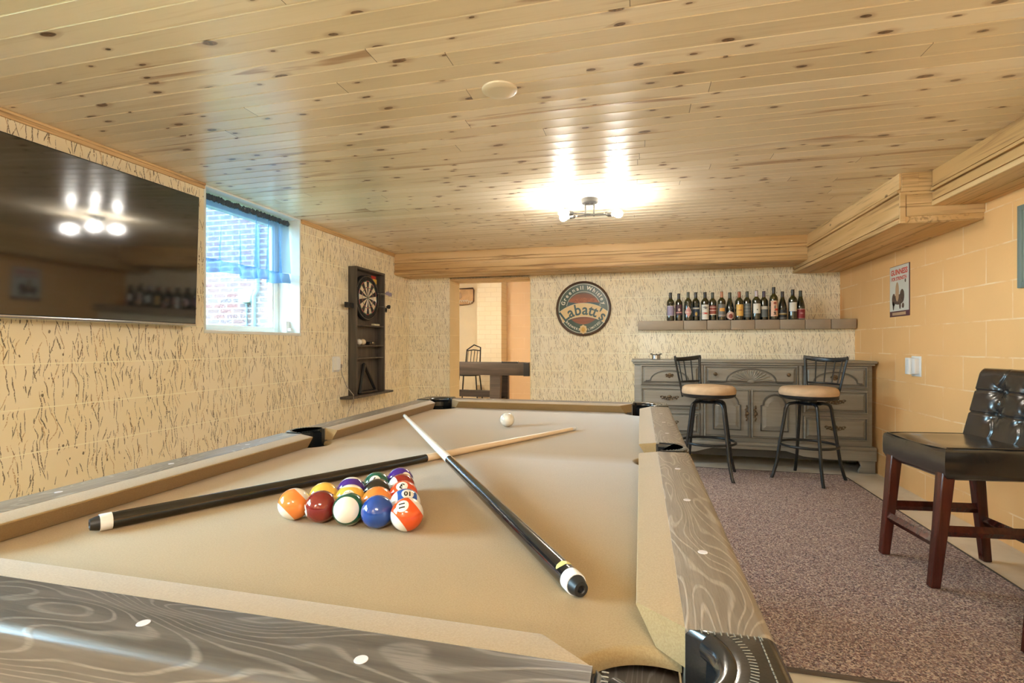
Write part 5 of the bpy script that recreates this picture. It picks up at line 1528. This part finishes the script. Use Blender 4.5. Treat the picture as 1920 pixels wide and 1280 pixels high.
# ------------------------------------------------------------------ leather counter chairs
def chair(label, x, y, rz):
    t = thing('counter_chair', label, 'chair', (x, y, 0), rz, 'leather counter chairs along the peach wall')
    # local: -x = front, +y = far side ; leg feet at (-.233,+-.195), (.233,+-.195)
    def leg(px, py, tx, ty, rugz):
        bm = BM(); w0, w1 = .019, .026
        for (cx_, cy_, w, z) in (): pass
        lv = []
        for (cx_, cy_, w, z) in ((px, py, w0, rugz), (px + (tx - px) * .55, py + (ty - py) * .55, (w0 + w1) / 2, .28), (tx, ty, w1, .54)):
            lv.append([bm.verts.new((cx_ + w * i, cy_ + w * j, z)) for i, j in ((-1, -1), (1, -1), (1, 1), (-1, 1))])
        bm.faces.new(lv[0][::-1]); bm.faces.new(lv[-1])
        for A, B in zip(lv[:-1], lv[1:]):
            for k in range(4): bm.faces.new((A[k], A[(k + 1) % 4], B[(k + 1) % 4], B[k]))
        obj('leg', bm, MAT['cherry'], t, bev=.004)
    leg(-.233, .185, -.183, .185, .0125); leg(-.233, -.185, -.183, -.185, .0125)
    leg(.233, .185, .185, .185, .0005); leg(.233, -.185, .185, -.185, .0005)
    def st(p, q, h=.034, w=.020):
        bm = BM(); d = Vector(q) - Vector(p)
        tube(bm, [p, tuple((Vector(p) + Vector(q)) / 2), q], .01, 4, flat=(w * .72, h * .72, (0, 0, 1)))
        for f in bm.faces: pass
        obj('stretcher', bm, MAT['cherry'], t, smooth_=False)
    st((-.217, .175, .205), (-.217, -.175, .205)); st((.216, .175, .205), (.216, -.175, .205))
    st((-.205, .185, .262), (.205, .185, .262)); st((-.205, -.185, .262), (.205, -.185, .262))
    # seat cushion, crowned with piping
    bm = BM(); nx, ny = 14, 14
    def top(u, v):   # -1..1
        e = (1 - abs(u) ** 6) * (1 - abs(v) ** 6)
        return .626 + .016 * e - .012 * math.sin(PI * (v + 1) / 2) * (u < 1)
    X0, X1, Y0, Y1 = -.207, .235, -.222, .222
    import itertools
    g = [[bm.verts.new((X0 + (X1 - X0) * i / nx, Y0 + (Y1 - Y0) * j / ny, top(2 * i / nx - 1, 2 * j / ny - 1))) for j in range(ny + 1)] for i in range(nx + 1)]
    for i in range(nx):
        for j in range(ny): bm.faces.new((g[i][j], g[i + 1][j], g[i + 1][j + 1], g[i][j + 1]))
    per = [g[i][0] for i in range(nx + 1)] + [g[nx][j] for j in range(1, ny + 1)] + [g[i][ny] for i in range(nx - 1, -1, -1)] + [g[0][j] for j in range(ny - 1, 0, -1)]
    prev = per
    for dz, inn in ((-.006, -.004), (-.02, -.008), (-.06, -.009), (-.10, -.006), (-.122, .002), (-.134, .016)):
        cur = []
        for v in per:
            cx_ = (X0 + X1) / 2; dirx = -1 if v.co.x > cx_ else 1; diry = -1 if v.co.y > 0 else 1
            onx = abs(v.co.x - X0) < 1e-5 or abs(v.co.x - X1) < 1e-5; ony = abs(v.co.y - Y0) < 1e-5 or abs(v.co.y - Y1) < 1e-5
            wv_ = .0015 * math.sin(v.co.x * 40) * math.sin(v.co.y * 33 + dz * 60)
            cur.append(bm.verts.new((v.co.x + (dirx * (inn + wv_) if onx else 0), v.co.y + (diry * (inn + wv_) if ony else 0), .626 + dz)))
        n = len(per)
        for k in range(n): bm.faces.new((prev[k], prev[(k + 1) % n], cur[(k + 1) % n], cur[k]))
        prev = cur
    bm.faces.new(prev)
    so = obj('seat_cushion', bm, MAT['leather'], t, sharp=55)
    bm = BM(); tube(bm, [v for v in [(X0 + .012, Y0 + .012, .632), (X1 - .012, Y0 + .012, .632)]], .003, 6)
    pts = []
    for k in range(0, 41): pts.append((X0 + .006, Y0 + .006 + (Y1 - Y0 - .012) * k / 40, top(-.96, -1 + 2 * k / 40) + .001))
    tube(bm, pts, .003, 6); pts = [(X0 + .006 + (X1 - X0 - .012) * k / 30, Y1 - .006, top(-1 + 2 * k / 30, .96) + .001) for k in range(31)]
    tube(bm, pts, .003, 6)
    obj('piping', bm, MAT['leather'], so)
    # tufted back: leaning slab with quilting grooves and dimples
    bm = BM(); nu, nv = 96, 72
    bw, bh = .228, .335
    tuft = [(-.076, .115), (.076, .115), (-.076, .225), (.076, .225)]
    def bf(u, v):      # u across -1..1, v 0..1 up
        y = u * bw * (1 - .05 * v); z = v * bh
        r = 1 - (max(0, abs(u) - .90) / .10) ** 2 * .9 if abs(u) > .9 else 1.0
        r *= 1 - (max(0, v - .90) / .10) ** 2 * .9 if v > .9 else 1.0
        th = .036 * math.sqrt(max(.02, r))
        for zl in (.115, .225): th -= .008 * math.exp(-((z - zl) / .0045) ** 2)
        for yl in (-.076, .076): th -= .006 * math.exp(-((y - yl + .012 * math.sin(z * 45)) / .0045) ** 2)
        for (ty, tz) in tuft:
            d2 = (y - ty) ** 2 + (z - tz) ** 2; th -= .020 * math.exp(-d2 / .0011)
            an = math.atan2(z - tz, y - ty); th += .0034 * math.sin(an * 6 + tz * 30) * math.exp(-d2 / .0030) * min(1, d2 / .0002)
        return y, z, th
    front, back = [], []
    lean = .22
    for i in range(nu + 1):
        A, B = [], []
        for j in range(nv + 1):
            y, z, th = bf(2 * i / nu - 1, j / nv)
            cv = .05 * (y / bw) ** 2      # wraps forward at the sides
            A.append(bm.verts.new((.205 + z * lean - cv * .5 - th, y, .628 + z))); B.append(bm.verts.new((.205 + z * lean - cv * .5 + .030, y * .985, .628 + z * .985)))
        front.append(A); back.append(B)
    for G, fl in ((front, 0), (back, 1)):
        for i in range(nu):
            for j in range(nv):
                q = (G[i][j], G[i + 1][j], G[i + 1][j + 1], G[i][j + 1]); bm.faces.new(q if fl else q[::-1])
    edge = lambda G: [G[i][0] for i in range(nu + 1)] + [G[nu][j] for j in range(1, nv + 1)] + [G[i][nv] for i in range(nu - 1, -1, -1)] + [G[0][j] for j in range(nv - 1, 0, -1)]
    A, B = edge(front), edge(back)
    for k in range(len(A)): bm.faces.new((A[k], A[(k + 1) % len(A)], B[(k + 1) % len(A)], B[k]))
    bo = obj('tufted_back', bm, MAT['leather'], t, sharp=70)
    for (ty, tz) in tuft:
        bm = BM(); ball_(bm, (.205 + tz * lean - .025 * (ty / bw) ** 2 - .010, ty, .628 + tz), .010, .5, 1, 1, 14, 8); obj('tuft_button', bm, MAT['leather'], bo)
    for s_ in (-1, 1):
        bm = BM(); tube(bm, [(.19, s_ * .15, .50), (.205, s_ * .15, .64)], .015, 6); obj('back_support', bm, MAT['cherry'], t)
    return t
chair('black tufted leather counter chair with dark cherry legs, wholly in view', 1.462, 2.846, math.radians(6.4))
chair('black leather counter chair mostly cut off by the frame, one cherry leg showing', 1.556, 1.986, math.radians(6.4))

# ------------------------------------------------------------------ peach wall: tin sign, switch plate, framed picture
MAT['tinwhite'] = pbr('tin_sign_ground', (0.66, 0.66, 0.58), 0.35, var=.06, vscale=6); MAT['tinred'] = pbr('tin_red', (0.66, 0.05, 0.02), 0.4); MAT['tinmaroon'] = pbr('tin_maroon', (0.11, 0.035, 0.045), 0.4)
MAT['figure'] = pbr('printed_figure', (0.14, 0.085, 0.06), .5, var=.5, vscale=50); MAT['figure2'] = pbr('printed_tan', (0.46, 0.30, 0.17), .5)
t = thing('tin_sign', 'tall tin Guinness sign with red lettering on the peach block wall', 'tin sign', (XR, 4.515, 1.30))
sy0, sy1, sz0, sz1 = 4.365, 4.670, 1.300, 1.692     # y falls to the right as seen
bm = BM(); box(bm, XR - .006, XR, sy0, sy1, sz0, sz1, 0, .002); obj('sign_plate', bm, MAT['tinmaroon'], t, world=True)
bm = BM(); box(bm, XR - .0068, XR - .0058, sy0 + .005, sy1 - .005, sz0 + .042, sz1 - .004); obj('printed_ground', bm, MAT['tinwhite'], t, world=True)
def onsign(cy, cz, sx=1.0):
    return lambda v: Vector((XR - .0072 - v.z, cy - v.x * sx, cz + v.y))
bm = BM()
put(bm, glyph('GUINNESS', .058, .0002, .0016), onsign(4.5175, 1.640, .96))
put(bm, glyph('FOR STRENGTH', .038, .0002, .0010), onsign(4.5175, 1.590, .86))
obj('lettering', bm, MAT['tinred'], t, world=True, smooth_=False, recalc=False)
bm = BM()     # plain stand-in picture: a heap of brown shapes
def blob(cy, cz, ry, rz_, mi, x=.0071):
    n0 = len(bm.faces); bm.faces.new([bm.verts.new((XR - x, cy - ry * math.cos(2 * PI * i / 20), cz + rz_ * math.sin(2 * PI * i / 20))) for i in range(20)]); setmat(bm, n0, mi)
blob(4.525, 1.43, .085, .040, 0); blob(4.545, 1.49, .028, .075, 1, .0074); blob(4.470, 1.455, .035, .05, 0, .0073); blob(4.60, 1.43, .03, .05, 0, .0073); blob(4.605, 1.385, .012, .035, 0, .0073); blob(4.50, 1.385, .014, .03, 0, .0075); blob(4.455, 1.38, .018, .02, 0, .0075); blob(4.42, 1.565, .010, .014, 0)
obj('printed_picture', bm, [MAT['figure'], MAT['figure2']], t, world=True, smooth_=False)
bm = BM(); box(bm, XR - .0068, XR - .0062, 4.415, 4.625, sz0 + .010, sz0 + .032)
obj('bottom_band', bm, MAT['figure2'], t, world=True)

t = thing('switch_plate', 'white switch plate with two plastic control boxes on the peach wall', 'switch', (XR, 4.26, .92))
bm = BM(); box(bm, XR - .006, XR, 4.205, 4.335, .855, 1.000, 0, .002); obj('cover_plate', bm, MAT['plastic'], t, world=True)
bm = BM(); box(bm, XR - .050, XR - .006, 4.270, 4.330, .868, .988, 0, .005)
for z in (.975, .93, .885): box(bm, XR - .0515, XR - .05, 4.285, 4.315, z - .008, z + .004, 0, .001)
obj('control_box', bm, MAT['plastic'], t, world=True)
bm = BM(); box(bm, XR - .036, XR - .006, 4.222, 4.262, .874, .985, 0, .004); obj('control_box', bm, MAT['plastic'], t, world=True)

t = thing('framed_picture', 'grey framed picture on the peach wall, only its edge in view', 'picture', (XR, 2.92, 1.375))
MAT['tealgrey'] = pbr('teal_grey_frame', (0.17, 0.22, 0.20), .45)
bm = BM(); fy0, fy1, fz0, fz1 = 2.62, 3.228, 1.375, 1.803
for q in ((fy0, fy0 + .03, fz0, fz1), (fy1 - .03, fy1, fz0, fz1), (fy0 + .03, fy1 - .03, fz0, fz0 + .03), (fy0 + .03, fy1 - .03, fz1 - .03, fz1)):
    box(bm, XR - .022, XR, *q, 0, .003)
obj('picture_frame', bm, MAT['tealgrey'], t, world=True)
bm = BM(); box(bm, XR - .010, XR - .001, fy0 + .03, fy1 - .03, fz0 + .03, fz1 - .03); obj('print', bm, MAT['tinwhite'], t, world=True)

# ------------------------------------------------------------------ ceiling: cover disc and lamps
bm = BM(); lathe(bm, [(0, -.012), (.040, -.012), (.062, -.010), (.070, -.005), (.072, 0), (0, 0)], 48); MAT['discp'] = pbr('cream_cover', (0.80, 0.72, 0.56), 0.45)
o = obj('ceiling_cover', bm, MAT['discp']); o.location = (-.551, 1.981, ZC); tag(o, 'round cream blank cover on the pine ceiling', 'ceiling cover')
MAT['bulb'] = emit('warm_bulb', (1.0, 0.95, 0.87), 165.0)
MAT['fill_bulb'] = emit('added_fill_bulb', (1.0, 0.95, 0.87), 290.0)  # brighter bulbs for the added fill lamps out of view
def ceiling_lamp(label, x, y, spin, bulb='bulb'):
    t = thing('ceiling_lamp', label, 'ceiling lamp', (x, y, ZC), spin)
    bm = BM(); lathe(bm, [(0, -.030), (.052, -.030), (.058, -.026), (.060, 0), (0, 0)], 40); lathe(bm, [(0, -.044), (.009, -.042), (.010, -.030), (0, -.030)], 16)
    obj('canopy', bm, MAT['fixture'], t)
    for s_ in (-1, 1):
        bm = BM(); tube(bm, [(s_ * .030, 0, -.030), (s_ * .030, 0, -.120)], .0055, 10); obj('stem', bm, MAT['fixture'], t)
    for k, (p, q) in enumerate((((.075, .055, -.098), (-.120, -.075, -.115)), ((-.075, .060, -.100), (.120, -.070, -.128)), ((.10, -.020, -.108), (-.105, .040, -.108)), ((-.09, -.030, -.125), (.118, .050, -.092)))):
        p, q = Vector(p), Vector(q); d = (q - p).normalized()
        bm = BM(); tube(bm, [p, q], .0048, 8); a = obj('arm', bm, MAT['fixture'], t)
        M = Matrix.Translation(q) @ d.to_track_quat('Z', 'Y').to_matrix().to_4x4()
        bm = BM(); lathe(bm, [(0, -.004), (.010, -.004), (.0155, .004), (.0165, .036), (.014, .038), (0, .038)], 20, M); s2 = obj('socket', bm, MAT['fixture'], a)
        bm = BM(); lathe(bm, [(0, .0385), (.010, .0385), (.013, .050), (.022, .066), (.0265, .080), (.0255, .094), (.018, .105), (.008, .1095), (0, .110)], 20, M); obj('bulb', bm, MAT[bulb], a)
    return t
ceiling_lamp('pewter four-bulb ceiling lamp with crossed arms over the far end of the room', -.349, 3.62, math.radians(8))
ceiling_lamp('unseen four-bulb fill lamp added behind the viewpoint', .30, -1.0, math.radians(-20), 'fill_bulb')  # added out of view to spread flat fill light over the room
ceiling_lamp('unseen four-bulb fill lamp added near the rear wall', -.9, -2.3, math.radians(40), 'fill_bulb')  # another unseen lamp, added for fill from the back

# ------------------------------------------------------------------ room beyond the doorway
bm = BM(); box(bm, -5.4, 0.4, 9.3, 9.5, 0, 2.5); box(bm, -5.6, -5.4, 5.95, 9.5, 0, 2.5); struct('wall_far_room', bm, MAT['farcream'], smooth_=False)
bm = BM(); box(bm, -2.44, 0.4, 9.285, 9.30, 0, 2.32); struct('wall_far_peach', bm, MAT['farpeach'], smooth_=False)
bm = BM(); box(bm, .2, .4, 5.95, 9.5, 0, 2.5); struct('wall_far_right', bm, MAT['farpeach'], smooth_=False)
bm = BM(); box(bm, -5.4, .2, 5.952, 9.3, 2.32, 2.45); struct('ceiling_far_room', bm, MAT['farcream'], smooth_=False)
bm = BM(); box(bm, -2.90, -2.443, 8.9, 9.30, 0, 2.32); struct('column_far_room', bm, MAT['colbrick'], smooth_=False)
MAT['far_fill'] = emit('far_room_fill_diffuser', (1.0, 0.88, 0.72), 75.0)  # glow of an unseen lamp added to brighten the far room
for (x, y) in ((-2.80, 6.9),):
    t = thing('added_flush_lamp', 'unseen round lamp added to light the room beyond the doorway', 'ceiling lamp', (x, y, 2.32))
    bm = BM(); lathe(bm, [(0, -.02), (.20, -.02), (.21, 0), (0, 0)], 32); obj('added_lamp_base', bm, MAT['plastic'], t)
    bm = BM(); lathe(bm, [(0, -.09), (.10, -.08), (.17, -.05), (.19, -.021), (0, -.021)], 32); obj('added_lamp_shade', bm, MAT['far_fill'], t)
# shuffleboard table
SH = thing('shuffleboard_table', 'long dark wood shuffleboard table seen through the doorway', 'game table', (-3.3, 7.78, 0))
MAT['shuf'] = m_grainy('dark_brown_shuffleboard', (0.045, 0.032, 0.024), (0.085, 0.062, 0.046), 0.45, 'X')
sx0, sx1, syf, syb = -4.9, -1.625, 7.5, 8.06
bm = BM()
box(bm, sx0, sx1 - .09, syf, syf + .05, .62, .805, 0, .004); box(bm, sx0, sx1 - .09, syb - .05, syb, .62, .805, 0, .004)
box(bm, sx0, sx0 + .05, syf + .05, syb - .05, .62, .805, 0, .004)
box(bm, sx0 + .05, sx1 - .09, syf + .05, syb - .05, .62, .66); obj('trough', bm, MAT['shuf'], SH, world=True)
bm = BM(); box(bm, sx1 - .09, sx1, syf - .006, syb + .006, .612, .812, 0, .006); obj('end_cap', bm, MAT['black'], SH, world=True)
bm = BM(); box(bm, sx0 + .15, sx1 - .18, syf + .10, syb - .10, .66, .775, 0, .004); obj('playing_board', bm, MAT['maple'], SH, world=True)
for xl in (-4.5, -2.16):
    bm = BM()
    for s_, yy in ((-1, syf + .06), (1, syb - .06)):
        A = [bm.verts.new((xl + i * .085, yy + j * .045, .62)) for i, j in ((-1, -1), (1, -1), (1, 1), (-1, 1))]
        B = [bm.verts.new((xl + i * .075, yy + s_ * .05 + j * .045, .0005)) for i, j in ((-1, -1), (1, -1), (1, 1), (-1, 1))]
        bm.faces.new(A); bm.faces.new(B[::-1])
        for k in range(4): bm.faces.new((B[k], B[(k + 1) % 4], A[(k + 1) % 4], A[k]))
    box(bm, xl - .05, xl + .05, syf + .0, syb - .0, .12, .24)
    obj('leg', bm, MAT['shuf'], SH, world=True, smooth_=False)
bm = BM(); box(bm, -4.5, -2.2, 7.72, 7.84, .26, .36); obj('stretcher', bm, MAT['shuf'], SH, world=True, smooth_=False)
bm = BM(); box(bm, -2.05, -1.78, 7.60, 7.66, .8055, .825, 0, .005)
for x in (-2.03, -1.80): lathe(bm, [(0, 0), (.026, 0), (.026, .018), (.018, .024), (0, .024)], 20, Matrix.Translation((x, 7.53, .8055)))
bm.free()
t = thing('scoring_bar', 'dark scoring bar lying on the shuffleboard table rim', 'score bar', (-1.93, 7.525, .8055))
bm = BM(); box(bm, -2.06, -1.80, 7.508, 7.542, .8055, .828, 0, .005); obj('bar', bm, MAT['black'], t, world=True)
bm = BM()
for x in (-2.055, -1.805): ball_(bm, (x, 7.525, .822), .016, 1, 1, .9, 12, 8)
obj('end_knob', bm, MAT['steel'], t, world=True)
# high-backed metal chair behind it
t = thing('metal_bar_chair', 'dark metal bar chair behind the shuffleboard table', 'bar chair', (-2.85, 8.42, 0))
def part(name, pts, r): bm = BM(); tube(bm, pts, r, 8); obj(name, bm, MAT['iron'], t, world=True)
part('back_frame', [(-2.915, 8.30, .58), (-2.90, 8.28, .80), (-2.875, 8.26, 1.0), (-2.78, 8.36, 1.085), (-2.69, 8.44, 1.04), (-2.71, 8.48, .82), (-2.73, 8.50, .58)], .012)
part('back_rail', [(-2.878, 8.265, .985), (-2.79, 8.36, 1.00), (-2.695, 8.445, .985)], .010)
for k in range(4): part('spindle', [(-2.90 + .04 * k, 8.31 + .045 * k, .64), (-2.86 + .042 * k, 8.285 + .045 * k, .985)], .006)
bm = BM(); lathe(bm, [(0, .55), (.19, .55), (.2, .57), (.19, .60), (0, .61)], 28, Matrix.Translation((-2.90, 8.46, 0))); obj('seat', bm, MAT['black'], t, world=True)
for (a, b_) in (((-2.75, 8.36), (-2.70, 8.32)), ((-2.75, 8.58), (-2.70, 8.62)), ((-3.05, 8.36), (-3.10, 8.32)), ((-3.05, 8.58), (-3.10, 8.62))):
    part('leg', [(a[0], a[1], .55), (b_[0], b_[1], .001)], .012)
part('footrest', [(-2.725, 8.34, .27), (-2.725, 8.60, .27), (-3.075, 8.60, .27), (-3.075, 8.34, .27), (-2.725, 8.34, .27)], .008)
# hide-like wall ornament with a dark rim
t = thing('wall_ornament', 'pale tan wall ornament with a dark rim and curled fringe in the far room', 'wall ornament', (-3.28, 9.3, 2.0))
MAT['hide'] = pbr('tan_hide', (0.68, 0.42, 0.20), .7, var=.2, vscale=9)
out2 = [(-3.55, 2.16), (-3.10, 2.165), (-3.085, 2.13), (-3.09, 2.0), (-3.09, 1.93), (-3.12, 1.885), (-3.20, 1.86), (-3.32, 1.85), (-3.45, 1.86), (-3.55, 1.90)]
bm = BM(); prism(bm, [(x, 9.262, z) for x, z in out2], (0, .038, 0)); obj('panel', bm, MAT['hide'], t, world=True, smooth_=False)
bm = BM(); tube(bm, [(x, 9.258, z) for x, z in out2], [.006, .016, .012, .008, .010, .007, .006, .006, .006, .006], 8, True); obj('rim', bm, MAT['signbrown'], t, world=True)
bm = BM()
for k in range(7):
    x = -3.40 + .045 * k; tube(bm, [(x + .02 * math.cos(a), 9.255, 1.92 + .022 * math.sin(a) - .004 * k * (k > 4)) for a in (4.2 * i / 8 for i in range(9))], .0055, 6)
obj('fringe', bm, MAT['signwhite'], t, world=True)
bm = BM(); ball_(bm, (-3.38, 9.258, 2.03), .055, 1, .3, 1.3, 16, 10); obj('boss', bm, MAT['figure2'], t, world=True)

# ------------------------------------------------------------------ daylight
W = bpy.data.worlds.new('overcast_sky'); S.world = W; W.use_nodes = True
bg = W.node_tree.nodes['Background']
sky = W.node_tree.nodes.new('ShaderNodeTexSky'); sky.sky_type = 'HOSEK_WILKIE'; sky.turbidity = 6.0; sky.ground_albedo = 0.4
sky.sun_direction = (-0.3, -0.5, 0.75)
mixn = W.node_tree.nodes.new('ShaderNodeMix'); mixn.data_type = 'RGBA'; mixn.inputs[0].default_value = 0.75
W.node_tree.links.new(sky.outputs[0], mixn.inputs[6]); mixn.inputs[7].default_value = (0.56, 0.82, 1.0, 1)
W.node_tree.links.new(mixn.outputs[2], bg.inputs[0]); bg.inputs[1].default_value = 27.0
# light portals only guide sky sampling through the two window openings
for (y0, y1) in (W1, W2):
    la = bpy.data.lights.new('window_portal', 'AREA'); la.shape = 'RECTANGLE'; la.size = y1 - y0; la.size_y = ZC - ZS
    la.cycles.is_portal = True
    lo = bpy.data.objects.new('window_portal', la); C.objects.link(lo)
    lo.location = (xo - .01, (y0 + y1) / 2, (ZC + ZS) / 2); lo.rotation_euler = (PI / 2, 0, -PI / 2)

# ------------------------------------------------------------------ camera
cam = bpy.data.cameras.new('camera'); co_ = bpy.data.objects.new('camera', cam); C.objects.link(co_)
cam.sensor_width = 36.0; cam.lens = 956.99 / 1920 * 36.0
cam.shift_y = 7.12 / 1920
cam.clip_start = 0.02
co_.location = (0, 0, CZ); co_.rotation_euler = (PI / 2, 0, 0.247)
S.camera = co_

S.view_settings.view_transform = 'Standard'; S.view_settings.look = 'None'
S.view_settings.gamma = 1.0; S.view_settings.use_curve_mapping = False
S.view_settings.exposure = 1.18
S.cycles.max_bounces = 10; S.cycles.diffuse_bounces = 6; S.cycles.glossy_bounces = 4; S.cycles.transparent_max_bounces = 12
S.cycles.caustics_reflective = False; S.cycles.caustics_refractive = False
S.cycles.sample_clamp_indirect = 8.0
